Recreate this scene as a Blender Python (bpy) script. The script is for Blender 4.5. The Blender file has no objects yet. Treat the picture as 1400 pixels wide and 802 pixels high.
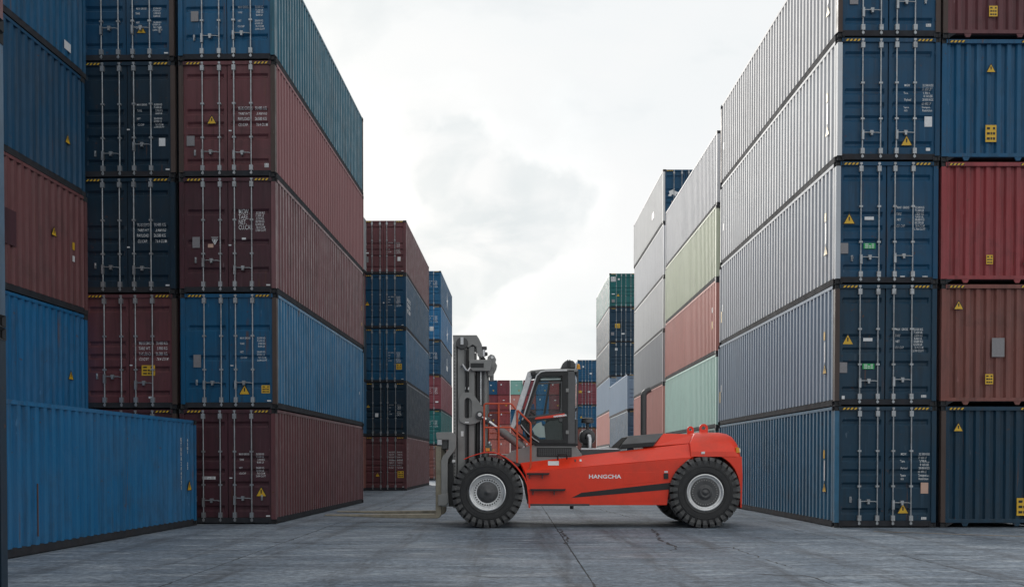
import bpy, bmesh, math, random
from mathutils import Vector, Matrix
random.seed(7)
R = math.radians
SC = bpy.context.scene
COL = SC.collection

# ------------------------------------------------------------------ camera, sky, sun, exposure
CAMZ, F, HOR = 1.58, 1295.0, 630.0          # eye height, focal length and horizon row of the 1400 x 802 photograph
cam = bpy.data.cameras.new('camera')
cam_ob = bpy.data.objects.new('camera', cam); COL.objects.link(cam_ob)
PITCH = 1.0
cam_ob.location = (0, 0, CAMZ); cam_ob.rotation_euler = (R(90 - PITCH), 0, 0)
cam.sensor_fit = 'HORIZONTAL'; cam.sensor_width = 36.0; cam.lens = F / 1400 * 36.0
cam.shift_y = (HOR - 401 + F * math.tan(R(PITCH))) / 1400
cam.clip_start = 0.1; cam.clip_end = 4000
SC.camera = cam_ob

SUN_AZ, SUN_EL = -22.0, 19.0
world = bpy.data.worlds.new('World'); SC.world = world; world.use_nodes = True
wn, wl = world.node_tree.nodes, world.node_tree.links
sky = wn.new('ShaderNodeTexSky'); sky.sky_type = 'NISHITA'; sky.sun_disc = False
sky.sun_elevation = R(SUN_EL); sky.sun_rotation = R(SUN_AZ)
sky.air_density = 1.0; sky.dust_density = 2.0; sky.ozone_density = 1.0
def sky_clouds():
    def N(t, **k):
        n = wn.new(t)
        for a, b in k.items(): setattr(n, a, b)
        return n
    tc = N('ShaderNodeTexCoord')
    mp = N('ShaderNodeMapping'); mp.inputs['Scale'].default_value = (1.0, 1.0, 1.9); mp.inputs['Location'].default_value = (3.1, .35, .2)
    wl.new(tc.outputs['Generated'], mp.inputs[0])
    big = N('ShaderNodeTexNoise'); big.inputs['Scale'].default_value = 2.6; big.inputs['Detail'].default_value = 9; big.inputs['Roughness'].default_value = .56; big.inputs['Distortion'].default_value = .25
    wl.new(mp.outputs[0], big.inputs['Vector'])
    ramp = N('ShaderNodeValToRGB')
    ramp.color_ramp.elements[0].position = .34; ramp.color_ramp.elements[0].color = (4.75, 5.08, 5.22, 1)
    ramp.color_ramp.elements[1].position = .62; ramp.color_ramp.elements[1].color = (6.0, 6.05, 6.05, 1)
    e = ramp.color_ramp.elements.new(.47); e.color = (5.75, 5.9, 5.95, 1)
    wl.new(big.outputs['Fac'], ramp.inputs[0])
    # one heaped cloud low over the lane: its outline broken up by noise
    sep = N('ShaderNodeVectorMath', operation='SUBTRACT'); sep.inputs[1].default_value = Vector((-.028, .95, .228)).normalized()
    nv = N('ShaderNodeVectorMath', operation='NORMALIZE'); wl.new(tc.outputs['Generated'], nv.inputs[0]); wl.new(nv.outputs[0], sep.inputs[0])
    edge = N('ShaderNodeTexNoise'); edge.inputs['Scale'].default_value = 6.5; edge.inputs['Detail'].default_value = 8; edge.inputs['Roughness'].default_value = .52
    wl.new(tc.outputs['Generated'], edge.inputs['Vector'])
    off = N('ShaderNodeVectorMath', operation='MULTIPLY_ADD'); off.inputs[1].default_value = (.30, .2, .30); off.inputs[2].default_value = (-.15, -.1, -.15)
    wl.new(edge.outputs['Color'], off.inputs[0])
    add = N('ShaderNodeVectorMath', operation='ADD'); wl.new(sep.outputs[0], add.inputs[0]); wl.new(off.outputs[0], add.inputs[1])
    sc = N('ShaderNodeVectorMath', operation='MULTIPLY'); sc.inputs[1].default_value = (1 / .165, 1 / .25, 1 / .125); wl.new(add.outputs[0], sc.inputs[0])
    ln = N('ShaderNodeVectorMath', operation='LENGTH'); wl.new(sc.outputs[0], ln.inputs[0])
    r2 = N('ShaderNodeValToRGB'); el = r2.color_ramp.elements
    el[0].position = .0; el[0].color = (.78, .825, .845, 1); el[1].position = 1.0; el[1].color = (1, 1, 1, 1)
    a = el.new(.56); a.color = (.87, .90, .91, 1); b = el.new(.70); b.color = (1.06, 1.06, 1.055, 1)
    wl.new(ln.outputs['Value'], r2.inputs[0])
    puff = N('ShaderNodeTexNoise'); puff.inputs['Scale'].default_value = 10; puff.inputs['Detail'].default_value = 7; puff.inputs['Roughness'].default_value = .55; puff.inputs['Distortion'].default_value = .4
    wl.new(mp.outputs[0], puff.inputs['Vector'])
    r3 = N('ShaderNodeValToRGB'); r3.color_ramp.elements[0].position = .42; r3.color_ramp.elements[0].color = (0, 0, 0, 1); r3.color_ramp.elements[1].position = .60; r3.color_ramp.elements[1].color = (.85, .85, .85, 1)
    wl.new(puff.outputs['Fac'], r3.inputs[0])
    soft = N('ShaderNodeMix', data_type='RGBA'); soft.inputs[7].default_value = (1, 1, 1, 1); wl.new(r3.outputs[0], soft.inputs[0]); wl.new(r2.outputs[0], soft.inputs[6])
    mul = N('ShaderNodeMix', data_type='RGBA', blend_type='MULTIPLY'); mul.inputs[0].default_value = 1
    wl.new(ramp.outputs[0], mul.inputs[6]); wl.new(soft.outputs[2], mul.inputs[7])
    mix = N('ShaderNodeMix', data_type='RGBA'); mix.inputs[0].default_value = .965
    wl.new(sky.outputs[0], mix.inputs[6]); wl.new(mul.outputs[2], mix.inputs[7])
    wl.new(mix.outputs[2], wn['Background'].inputs[0])
sky_clouds()
wn['Background'].inputs[1].default_value = 0.10

sun = bpy.data.lights.new('sun', 'SUN'); sun.energy = 2.2; sun.angle = R(24); sun.color = (1, .96, .9)
sun_ob = bpy.data.objects.new('sun', sun); COL.objects.link(sun_ob)
sd = Vector((math.sin(R(SUN_AZ)) * math.cos(R(SUN_EL)), math.cos(R(SUN_AZ)) * math.cos(R(SUN_EL)), math.sin(R(SUN_EL))))
sun_ob.rotation_euler = sd.to_track_quat('Z', 'Y').to_euler(); sun_ob.location = (-20, 40, 40)
vs = SC.view_settings
vs.view_transform = 'Standard'; vs.look = 'None'; vs.gamma = 1; vs.exposure = 0.66; vs.use_curve_mapping = False
SC.render.engine = 'CYCLES'; SC.cycles.max_bounces = 8; SC.cycles.use_denoising = True

# ------------------------------------------------------------------ materials
MATS = {}
def nodes_of(m):
    m.use_nodes = True
    return m.node_tree.nodes, m.node_tree.links, m.node_tree.nodes['Principled BSDF']
def noise(n, l, vec, scale, detail=5, rough=.55, dist=0):
    t = n.new('ShaderNodeTexNoise'); t.inputs['Scale'].default_value = scale; t.inputs['Detail'].default_value = detail
    t.inputs['Roughness'].default_value = rough; t.inputs['Distortion'].default_value = dist
    if vec is not None: l.new(vec, t.inputs['Vector'])
    return t.outputs['Fac']
def ramp(n, l, fac, stops):
    r = n.new('ShaderNodeValToRGB'); e = r.color_ramp.elements
    e[0].position, e[0].color = stops[0][0], (*stops[0][1], 1) if not isinstance(stops[0][1], (int, float)) else (stops[0][1],) * 3 + (1,)
    e[1].position, e[1].color = stops[-1][0], (*stops[-1][1], 1) if not isinstance(stops[-1][1], (int, float)) else (stops[-1][1],) * 3 + (1,)
    for p, c in stops[1:-1]:
        x = e.new(p); x.color = (*c, 1) if not isinstance(c, (int, float)) else (c, c, c, 1)
    l.new(fac, r.inputs[0]); return r.outputs[0]
def mixc(n, l, fac, a, b, mode='MIX'):
    m = n.new('ShaderNodeMix'); m.data_type = 'RGBA'; m.blend_type = mode
    for s, v in ((0, fac), (6, a), (7, b)):
        if isinstance(v, (int, float)): m.inputs[s].default_value = v
        elif isinstance(v, tuple): m.inputs[s].default_value = (*v[:3], 1)
        else: l.new(v, m.inputs[s])
    return m.outputs[2]
def scaled(n, l, vec, s):
    m = n.new('ShaderNodeMapping'); m.inputs['Scale'].default_value = s; l.new(vec, m.inputs[0]); return m.outputs[0]
def bump(n, l, h, dist, strength, b, prev=None):
    x = n.new('ShaderNodeBump'); x.inputs['Distance'].default_value = dist; x.inputs['Strength'].default_value = strength
    l.new(h, x.inputs['Height'])
    if prev is not None: l.new(prev, x.inputs['Normal'])
    l.new(x.outputs[0], b.inputs['Normal']); return x.outputs[0]

def paint(name, col, rough=.40, rust=.5, dirt=.5, fade=.35, dent=1.0):
    """weathered container paint: faded patches, rain streaks, rust spots, dents"""
    key = 'paint_' + name
    if key in MATS: return MATS[key]
    m = bpy.data.materials.new(key); n, l, b = nodes_of(m)
    pos = n.new('ShaderNodeNewGeometry').outputs['Position']
    big = noise(n, l, pos, .55, 5, .6)
    chalk = tuple(c * .72 + .28 * (sum(col) / 3 * 1.6 + .04) for c in col)
    c = mixc(n, l, ramp(n, l, big, [(.38, 0.0), (.72, fade)]), col, chalk)
    st = noise(n, l, scaled(n, l, pos, (7, 7, .45)), 1.0, 5, .65)
    c = mixc(n, l, ramp(n, l, st, [(.46, 0.0), (.78, dirt)]), c, tuple(x * .35 + .012 for x in col))
    st2 = noise(n, l, scaled(n, l, pos, (11, 11, .7)), 1.3, 3, .6)
    c = mixc(n, l, ramp(n, l, st2, [(.60, 0.0), (.80, fade * .7)]), c, tuple(min(1, x * 1.5 + .05) for x in col))
    sp = noise(n, l, pos, 7.0, 7, .72)
    c = mixc(n, l, ramp(n, l, sp, [(.66 - .03 * rust, 0.0), (.72 - .02 * rust, rust)]), c, (.095, .04, .022))
    rn = noise(n, l, scaled(n, l, pos, (9, 9, .30)), 1.0, 4, .6)
    rm = noise(n, l, pos, 1.4, 3, .5)
    run = n.new('ShaderNodeMath'); run.operation = 'MULTIPLY'
    l.new(ramp(n, l, rn, [(.62, 0.0), (.70, 1.0)]), run.inputs[0]); l.new(ramp(n, l, rm, [(.48, 0.0), (.62, rust * .8)]), run.inputs[1])
    c = mixc(n, l, run.outputs[0], c, (.12, .055, .03))
    gr = noise(n, l, pos, 1.1, 8, .7, .4)
    c = mixc(n, l, ramp(n, l, gr, [(.52, 0.0), (.70, dirt * .7)]), c, tuple(x * .42 + .018 for x in col))
    scr = noise(n, l, scaled(n, l, pos, (12, 12, 3)), 1.0, 2, .5)
    c = mixc(n, l, ramp(n, l, scr, [(.73, 0.0), (.78, fade)]), c, tuple(min(1, x * 1.3 + .12) for x in col))
    l.new(c, b.inputs['Base Color'])
    rg = noise(n, l, pos, 2.3, 6, .6)
    pale = dent < .3
    l.new(ramp(n, l, rg, [(.3, .60), (.75, .66)] if pale else [(.3, rough - .08), (.75, rough + .2)]), b.inputs['Roughness'])
    b.inputs['Specular IOR Level'].default_value = .3 if pale else .42
    b.inputs['IOR'].default_value = 1.36
    b.inputs['Sheen Weight'].default_value = .08; b.inputs['Sheen Roughness'].default_value = .4   # chalky, dusty surface
    if dent >= .3: x = bump(n, l, noise(n, l, scaled(n, l, pos, (1, 1, .55)), 1.7, 2, .4), .014, .6 * dent, b)
    if dent >= .3: bump(n, l, noise(n, l, pos, 38, 4, .6), .001, .12, b, x)
    MATS[key] = m; return m

def plain(name, col, rough=.5, metal=0., var=.25, scale=6., grain=.0008, dirt=0., dirtcol=(.03, .028, .025), coat=0.):
    if name in MATS: return MATS[name]
    m = bpy.data.materials.new(name); n, l, b = nodes_of(m)
    pos = n.new('ShaderNodeNewGeometry').outputs['Position']
    f = noise(n, l, pos, scale, 6, .62)
    c = mixc(n, l, ramp(n, l, f, [(.35, 0.0), (.75, var)]), col, tuple(x * .45 for x in col))
    if dirt:
        d = noise(n, l, pos, scale * .4, 8, .68)
        c = mixc(n, l, ramp(n, l, d, [(.48, 0.0), (.70, dirt)]), c, dirtcol)
    l.new(c, b.inputs['Base Color'])
    l.new(ramp(n, l, f, [(.3, max(.03, rough - .06)), (.8, min(1., rough + .14))]), b.inputs['Roughness'])
    b.inputs['Metallic'].default_value = metal; b.inputs['Coat Weight'].default_value = coat; b.inputs['Coat Roughness'].default_value = .12
    if grain: bump(n, l, noise(n, l, pos, 55, 4, .6), grain, .4, b)
    MATS[name] = m; return m

def concrete():
    m = bpy.data.materials.new('concrete'); n, l, b = nodes_of(m)
    pos = n.new('ShaderNodeNewGeometry').outputs['Position']
    a = noise(n, l, pos, .30, 7, .62, .8)
    c = ramp(n, l, a, [(.28, (.100, .130, .168)), (.5, (.160, .195, .238)), (.72, (.25, .285, .325))])
    s = noise(n, l, scaled(n, l, pos, (.35, 1.3, 1)), 1.0, 8, .70, .6)       # drag marks across the lane
    c = mixc(n, l, ramp(n, l, s, [(.42, 0.0), (.66, .75)]), c, (.095, .112, .135))
    s2 = noise(n, l, scaled(n, l, pos, (.5, 1.9, 1)), 1.7, 7, .72, .3)
    c = mixc(n, l, ramp(n, l, s2, [(.52, 0.0), (.66, .7)]), c, (.36, .395, .43))
    w = n.new('ShaderNodeTexWave'); w.wave_type = 'BANDS'; w.bands_direction = 'X'; w.inputs['Scale'].default_value = .21; w.inputs['Distortion'].default_value = 5; w.inputs['Detail'].default_value = 4
    l.new(scaled(n, l, pos, (1, .18, 1)), w.inputs['Vector'])
    t = noise(n, l, scaled(n, l, pos, (4.5, .35, 1)), 1.0, 6, .65)           # tyre tracks down the lane
    tt = n.new('ShaderNodeMath'); tt.operation = 'MULTIPLY'; l.new(ramp(n, l, w.outputs['Fac'], [(.72, 0.0), (.92, 1.0)]), tt.inputs[0]); l.new(ramp(n, l, t, [(.40, 0.0), (.62, .7)]), tt.inputs[1])
    c = mixc(n, l, tt.outputs[0], c, (.075, .082, .094))
    o1 = noise(n, l, pos, .9, 5, .6, 1.2)                                     # oil stains
    c = mixc(n, l, ramp(n, l, o1, [(.66, 0.0), (.71, .6)]), c, (.060, .064, .072))
    g = noise(n, l, pos, 9, 10, .8)
    c = mixc(n, l, .95, c, ramp(n, l, g, [(.34, .14), (.66, .86)]), 'OVERLAY')
    sp = noise(n, l, pos, 4.3, 9, .78)
    c = mixc(n, l, ramp(n, l, sp, [(.61, 0.0), (.66, .6)]), c, (.060, .066, .076))
    c = mixc(n, l, ramp(n, l, sp, [(.30, .5), (.36, 0.0)]), c, (.36, .385, .41))
    l.new(c, b.inputs['Base Color'])
    r = noise(n, l, scaled(n, l, pos, (.4, 1.1, 1)), 1.0, 6, .6)
    l.new(ramp(n, l, r, [(.36, .48), (.66, .82)]), b.inputs['Roughness']); b.inputs['Specular IOR Level'].default_value = .3
    x = bump(n, l, noise(n, l, pos, 1.3, 6, .6), .02, .35, b)
    bump(n, l, noise(n, l, pos, 26, 7, .75), .006, .7, b, x)
    return m
M_CONC = concrete()
M_SEAL = plain('joint_bitumen', (.022, .022, .024), .7, var=.5, scale=20)
M_DARKRAIL = plain('dark_rail', (.038, .041, .048), .85, var=.5, scale=5, dirt=.3, dirtcol=(.05, .03, .022))
M_DARKRAIL.node_tree.nodes['Principled BSDF'].inputs['Specular IOR Level'].default_value = .15
M_RUSTPOST = paint('worn_post', (.075, .052, .045), .5, .8, .5, .4)
M_GALV = plain('galvanised_steel', (.40, .42, .44), .42, .65, .45, 14, dirt=.5, dirtcol=(.10, .085, .07))
M_GASKET = plain('door_gasket', (.012, .012, .014), .6)
M_WHITE = plain('white_print', (.72, .73, .74), .5, var=.35, scale=25, grain=0)
M_YEL = plain('yellow_print', (.70, .42, .025), .45, var=.35, scale=14, grain=0)
M_BLK = plain('black_print', (.015, .015, .016), .5, grain=0)
M_GREY = plain('grey_sticker', (.24, .23, .24), .5, var=.4, scale=25, grain=0)
M_GREEN = plain('green_sticker', (.02, .36, .10), .5, grain=0)
M_PEACH = plain('peach_sticker', (.56, .36, .28), .5, grain=0)
M_CAST = paint('casting', (.028, .03, .034), .55, .7, .4, .25)

PAINTS = {
 'blue': (.006, .088, .190), 'bright blue': (.006, .132, .300), 'deep blue': (.005, .060, .130), 'navy': (.008, .040, .074), 'dark navy': (.008, .028, .050),
 'maroon': (.135, .046, .053), 'dark maroon': (.074, .028, .037), 'rose': (.29, .052, .058), 'brown': (.210, .074, .060), 'rust red': (.30, .085, .07),
 'red': (.56, .25, .215), 'pale green': (.56, .60, .46), 'mint': (.52, .72, .65), 'lavender grey': (.56, .565, .585), 'light grey': (.58, .58, .58),
 'grey': (.32, .33, .35), 'teal': (.006, .130, .130), 'pale teal': (.26, .48, .42), 'grey blue': (.22, .30, .40), 'steel blue': (.06, .12, .19), 'salmon': (.46, .14, .115), 'purple maroon': (.21, .045, .06),
 'faded blue': (.028, .130, .230), 'bleached blue': (.26, .325, .405), 'chalky blue': (.47, .495, .53), 'silver blue': (.60, .61, .625), 'silver': (.56, .56, .57),  # glare on the right-hand walls is mixed into these side paints
 'sea blue': (.022, .130, .190), 'dusty rose': (.28, .130, .135), 'dusty plum': (.180, .078, .086), 'sky blue': (.014, .155, .310), 'dusty maroon': (.135, .050, .056), 'brick': (.165, .062, .064),  # blues, rose, plum, maroon: door paints lightened to imitate light on the side walls
}
def P(c): return paint(c.replace(' ', '_'), PAINTS[c], .50 if min(PAINTS[c]) > .12 or 'bleached' in c or 'faded' in c else .40, fade=.12 if min(PAINTS[c]) > .12 else .42, rust=.12 if min(PAINTS[c]) > .12 else .9, dirt=.22 if min(PAINTS[c]) > .12 else .78, dent=.25 if min(PAINTS[c]) > .12 else 1)

# ------------------------------------------------------------------ mesh helpers
class MB:
    def __init__(s): s.v, s.f, s.m = [], [], []
    def add(s, vs, fs, m=0):
        o = len(s.v); s.v += [tuple(x) for x in vs]
        for f in fs: s.f.append([i + o for i in f]); s.m.append(m)
        return s
    def box(s, x0, x1, y0, y1, z0, z1, m=0):
        return s.add([(x0, y0, z0), (x1, y0, z0), (x1, y1, z0), (x0, y1, z0), (x0, y0, z1), (x1, y0, z1), (x1, y1, z1), (x0, y1, z1)],
                     [(0, 3, 2, 1), (4, 5, 6, 7), (0, 1, 5, 4), (1, 2, 6, 5), (2, 3, 7, 6), (3, 0, 4, 7)], m)
    def prism(s, poly, y0, y1, m=0):                       # polygon of (x, z) pushed from y0 to y1
        n = len(poly)
        return s.add([(x, y0, z) for x, z in poly] + [(x, y1, z) for x, z in poly],
                     [tuple(range(n)), tuple(range(2 * n - 1, n - 1, -1))] + [(i, i + n, (i + 1) % n + n, (i + 1) % n) for i in range(n)], m)
    def ring(s, outer, inner, y0, y1, m=0):                # frame between two outlines of equal length
        n = len(outer)
        V = [(x, y0, z) for x, z in outer] + [(x, y0, z) for x, z in inner] + [(x, y1, z) for x, z in outer] + [(x, y1, z) for x, z in inner]
        fs = []
        for i in range(n):
            j = (i + 1) % n
            fs += [(i, j, n + j, n + i), (2 * n + i, 3 * n + i, 3 * n + j, 2 * n + j), (i, 2 * n + i, 2 * n + j, j), (n + i, n + j, 3 * n + j, 3 * n + i)]
        return s.add(V, fs, m)
    def tube(s, pts, r, n=8, m=0, cap=True):
        pts = [Vector(p) for p in pts]; rs = r if isinstance(r, (list, tuple)) else [r] * len(pts)
        V = []; t0 = None; up = None
        for i, p in enumerate(pts):
            t = (pts[min(i + 1, len(pts) - 1)] - pts[max(i - 1, 0)]).normalized()
            if up is None:
                up = Vector((0, 0, 1)) if abs(t.z) < .9 else Vector((1, 0, 0))
            a = t.cross(up).normalized(); b = a.cross(t).normalized(); up = b
            for k in range(n):
                q = 2 * math.pi * k / n + math.pi / n
                V.append(p + (a * math.cos(q) + b * math.sin(q)) * rs[i])
        fs = []
        for i in range(len(pts) - 1):
            for k in range(n):
                fs.append((i * n + k, i * n + (k + 1) % n, (i + 1) * n + (k + 1) % n, (i + 1) * n + k))
        if cap: fs += [tuple(range(n - 1, -1, -1)), tuple(range((len(pts) - 1) * n, len(pts) * n))]
        return s.add(V, fs, m)
    def lathe(s, prof, c, axis='y', n=40, m=0, closed=False):   # prof: (radius, offset along the axis)
        V = []; k = len(prof)
        for i in range(n):
            q = 2 * math.pi * i / n
            for r, h in prof:
                if axis == 'y': V.append((c[0] + r * math.cos(q), c[1] + h, c[2] + r * math.sin(q)))
                else: V.append((c[0] + r * math.cos(q), c[1] + r * math.sin(q), c[2] + h))
        fs = []
        for i in range(n):
            for j in range(k - (0 if closed else 1)):
                a, b2 = i * k + j, i * k + (j + 1) % k; j2 = ((i + 1) % n) * k
                fs.append((a, b2, j2 + (j + 1) % k, j2 + j))
        return s.add(V, fs, m)
    def mesh(s, name, mats=None, fix=True, smooth=False):
        me = bpy.data.meshes.new(name); me.from_pydata(s.v, [], s.f)
        for i, x in enumerate(s.m): me.polygons[i].material_index = x
        if fix:
            b = bmesh.new(); b.from_mesh(me); bmesh.ops.recalc_face_normals(b, faces=b.faces); b.to_mesh(me); b.free()
        for x in (mats or []): me.materials.append(x)
        if smooth:
            for p in me.polygons: p.use_smooth = True
        me.update(); return me
def link(name, me, parent=None, mat=None, loc=None, rot=None):
    o = bpy.data.objects.new(name, me); COL.objects.link(o)
    if parent is not None: o.parent = parent
    if loc is not None: o.location = loc
    if rot is not None: o.rotation_euler = rot
    if mat is not None:
        o.material_slots[0].link = 'OBJECT'; o.material_slots[0].material = mat
    return o
def thing(name, label, cat, loc=(0, 0, 0), rz=0, group=None):
    o = bpy.data.objects.new(name, None); COL.objects.link(o); o.empty_display_size = .3
    o.location = loc; o.rotation_euler = (0, 0, rz); o['label'] = label; o['category'] = cat
    if group: o['group'] = group
    return o
def bevel(o, w, seg=2, ang=35):
    m = o.modifiers.new('bevel', 'BEVEL'); m.width = w; m.segments = seg; m.limit_method = 'ANGLE'; m.angle_limit = R(ang)
    return o
def shade_auto(o, ang=35):
    for p in o.data.polygons: p.use_smooth = True
    es = o.data.edges; o.data.set_sharp_from_angle(angle=R(ang))
    return o
TXT = {}
def text_mesh(body, size, mat, align='LEFT', bold=0., sx=1., spacing=1., key=None):
    k = (body, size, mat.name, align, bold, sx, spacing)
    if k in TXT: return TXT[k]
    cu = bpy.data.curves.new('text', 'FONT'); cu.body = body; cu.size = size; cu.align_x = align; cu.offset = bold
    cu.resolution_u = 2; cu.space_line = spacing
    ob = bpy.data.objects.new('text', cu); COL.objects.link(ob)
    bpy.context.view_layer.update()
    me = bpy.data.meshes.new_from_object(ob.evaluated_get(bpy.context.evaluated_depsgraph_get()))
    bpy.data.objects.remove(ob); bpy.data.curves.remove(cu)
    for v in me.vertices: v.co = Vector((v.co.x * sx, 0, v.co.y))
    me.materials.clear(); me.materials.append(mat); me.name = 'lettering'
    TXT[k] = me; return me

# ------------------------------------------------------------------ ground
ground = link('ground', MB().add([(-1500, -300, -.012), (1500, -300, -.012), (1500, 3000, -.012), (-1500, 3000, -.012)], [(0, 1, 2, 3)]).mesh('ground', [M_CONC]))
ground['kind'] = 'structure'; ground['label'] = 'blue-grey concrete container yard floor'
XJ = [-15.45, -9.95, -4.45, 1.05, 6.55, 12.05, 17.55]
YJ = [.4, 6.4, 12.4, 18.4, 24.4, 30.4, 36.4, 42.4, 48.4, 54.4, 60.4, 66.4]
SLABS = {}
def edge_line(a, b, n, amp):
    pts = []
    for i in range(n):
        t = i / n; x, y = a[0] + (b[0] - a[0]) * t, a[1] + (b[1] - a[1]) * t
        j = 0 if i == 0 else random.uniform(0, amp) + (random.uniform(.01, .035) if random.random() < .07 else 0)
        pts.append((x, y, j))
    return pts
for j in range(len(YJ) - 1):
    for i in range(len(XJ) - 1):
        if YJ[j] > 30 and (i < 1 or i > 3): continue
        g = .011 if YJ[j] < 12 else .007
        x0, x1, y0, y1 = XJ[i] + g, XJ[i + 1] - g, YJ[j] + g, YJ[j + 1] - g
        nn = 34 if YJ[j] < 26 else 8
        loop = []
        for a, b, nx, ny in (((x0, y0), (x1, y0), 0, 1), ((x1, y0), (x1, y1), -1, 0), ((x1, y1), (x0, y1), 0, -1), ((x0, y1), (x0, y0), 1, 0)):
            loop += [(x + nx * q, y + ny * q) for x, y, q in edge_line(a, b, nn, .009)]
        h = random.uniform(-.0025, .0)
        k = len(loop); cx, cy = (x0 + x1) / 2, (y0 + y1) / 2
        V = [(x - cx, y - cy, h) for x, y in loop] + [(x - cx, y - cy, -.011) for x, y in loop]
        me = MB().add(V, [tuple(range(k))] + [(q, q + k, (q + 1) % k + k, (q + 1) % k) for q in range(k)]).mesh('slab', [M_CONC])
        SLABS[i, j] = link('concrete_slab', me, ground, loc=(cx, cy, 0))
for x in XJ[1:-1]:
    link('joint_seal', MB().box(-.022, .022, 0, 66, -.0115, -.006).mesh('joint', [M_SEAL]), ground, loc=(x, .4, 0))
for y in YJ[1:-1]:
    link('joint_seal', MB().box(-15.4, 17.5, -.02, .02, -.0113, -.0065).mesh('joint', [M_SEAL]), ground, loc=(0, y, 0))
def gp(px, py):                                             # a point of the ground from its place in the photograph
    s = (py - HOR) / CAMZ; return ((px - 700) / s, F / s)
def crack(pxs, w=.02):
    w *= 1.5
    pts = [Vector((*gp(*p), 0)) for p in pxs]; out = []
    for a, b in zip(pts, pts[1:]):
        n = max(2, int((b - a).length / .16))
        for i in range(n): out.append(a.lerp(b, i / n))
    out.append(pts[-1]); V = []
    for i, p in enumerate(out):
        t = (out[min(i + 1, len(out) - 1)] - out[max(i - 1, 0)]).normalized(); nrm = Vector((-t.y, t.x, 0))
        p = p + nrm * random.uniform(-.05, .05); ww = w * random.uniform(.25, 1.1) * min(1, i / 2 + .2, (len(out) - 1 - i) / 2 + .2)
        V += [p + nrm * ww, p - nrm * ww]
    c = V[0].copy(); V = [(v.x - c.x, v.y - c.y, .0008) for v in V]
    i = max(k for k in range(len(XJ)) if XJ[k] <= c.x); j = max(k for k in range(len(YJ)) if YJ[k] <= c.y)
    o = link('crack', MB().add(V, [(2 * q, 2 * q + 1, 2 * q + 3, 2 * q + 2) for q in range(len(out) - 1)]).mesh('crack', [M_SEAL]), SLABS[i, j])
    o.location = (c.x - SLABS[i, j].location.x, c.y - SLABS[i, j].location.y, 0)
crack([(893, 722), (902, 737), (925, 748), (960, 749), (1010, 747)], .026)
crack([(925, 748), (918, 753)], .02)
crack([(1000, 747), (1040, 762), (1085, 777)], .010)
crack([(1010, 783), (1060, 786), (1100, 787), (1118, 790), (1142, 801)], .020)
crack([(1100, 787), (1180, 786)], .010)
crack([(355, 739), (400, 742), (440, 743), (505, 743)], .022)
crack([(700, 743), (735, 742), (765, 743)], .014)
crack([(765, 722), (773, 733), (775, 745)], .022)
crack([(812, 694), (845, 702), (868, 708)], .02)
crack([(300, 751), (350, 753)], .014)
crack([(540, 752), (575, 751), (600, 753)], .012); crack([(180, 775), (240, 770), (330, 772)], .012); crack([(620, 785), (690, 789), (760, 788)], .010); crack([(1190, 760), (1260, 757), (1330, 759)], .012)
a, b = Vector(gp(1195, 726)), Vector(gp(1470, 735)); t = (b - a).normalized(); nn = Vector((-t.y, t.x)) * .045
c0 = (a + b) / 2
M_LINE = plain('worn_line_paint', (.42, .30, .18), .6, var=.5, scale=3, dirt=.45, dirtcol=(.16, .17, .19))
link('painted_line', MB().add([(*(p - c0), .0012) for p in (a + nn, a - nn, b - nn, b + nn)], [(0, 1, 2, 3)]).mesh('line', [M_LINE]), ground, loc=(c0.x, c0.y, 0))

# ------------------------------------------------------------------ shipping containers
W, LEN, HC, STD = 2.438, 12.192, 2.896, 2.591
MESH = {}
def cached(key, fn):
    if key not in MESH: MESH[key] = fn()
    return MESH[key]
def corrugation(y0, y1, pitch, depth):
    n = round((y1 - y0) / pitch); p = (y1 - y0) / n; out = []
    for i in range(n):
        a = y0 + i * p
        out += [(a, 0), (a + p * .38, 0), (a + p * .52, -depth), (a + p * .86, -depth)]
    return out + [(y1, 0)]
def m_side(H, sx):
    pr = corrugation(.17, LEN - .17, .278, .052); x = W / 2 - .012
    V = [(sx * (x + d), y, .155) for y, d in pr] + [(sx * (x + d), y, H - .065) for y, d in pr]; n = len(pr)
    return MB().add(V, [((i, i + 1, n + i + 1, n + i) if sx > 0 else (i, n + i, n + i + 1, i + 1)) for i in range(n - 1)]).mesh('side_wall', [None], fix=False)
def m_end(H, y, s):
    pr = corrugation(-W / 2 + .13, W / 2 - .13, .25, .060)
    V = [(x, y + s * d, .19) for x, d in pr] + [(x, y + s * d, H - .10) for x, d in pr]; n = len(pr)
    return MB().add(V, [((i, i + 1, n + i + 1, n + i) if s < 0 else (i, n + i, n + i + 1, i + 1)) for i in range(n - 1)]).mesh('end_wall', [None], fix=False)
def m_post(H, sx, y0, y1):
    a, b = (W / 2 - .115, W / 2 - .004); a, b = (a, b) if sx > 0 else (-b, -a)
    return MB().box(a, b, y0, y1, .118, H - .118).mesh('post', [None])
def m_casting(fine):
    b = bmesh.new(); bmesh.ops.create_cube(b, size=1)
    for v in b.verts: v.co = Vector((v.co.x * .162, v.co.y * .178, v.co.z * .118))
    if fine:
        for f in [f for f in b.faces if abs(f.normal.z) < .5]:
            bmesh.ops.inset_individual(b, faces=[f], thickness=.03)
            bmesh.ops.translate(b, verts=f.verts, vec=-f.normal * .035)
            for v in f.verts:
                v.co.z *= .95
            f.material_index = 1
    me = bpy.data.meshes.new('casting'); b.to_mesh(me); b.free(); me.materials.append(M_CAST); me.materials.append(M_GASKET); return me
def grooves(kind, H):
    z = {0: (.135, .435, .545, .655, .865), 1: (.30, .56, .80), 2: (.135, .38, .46, .54, .63, .865)}[kind]
    return [H * (1 - f) for f in z]
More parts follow.
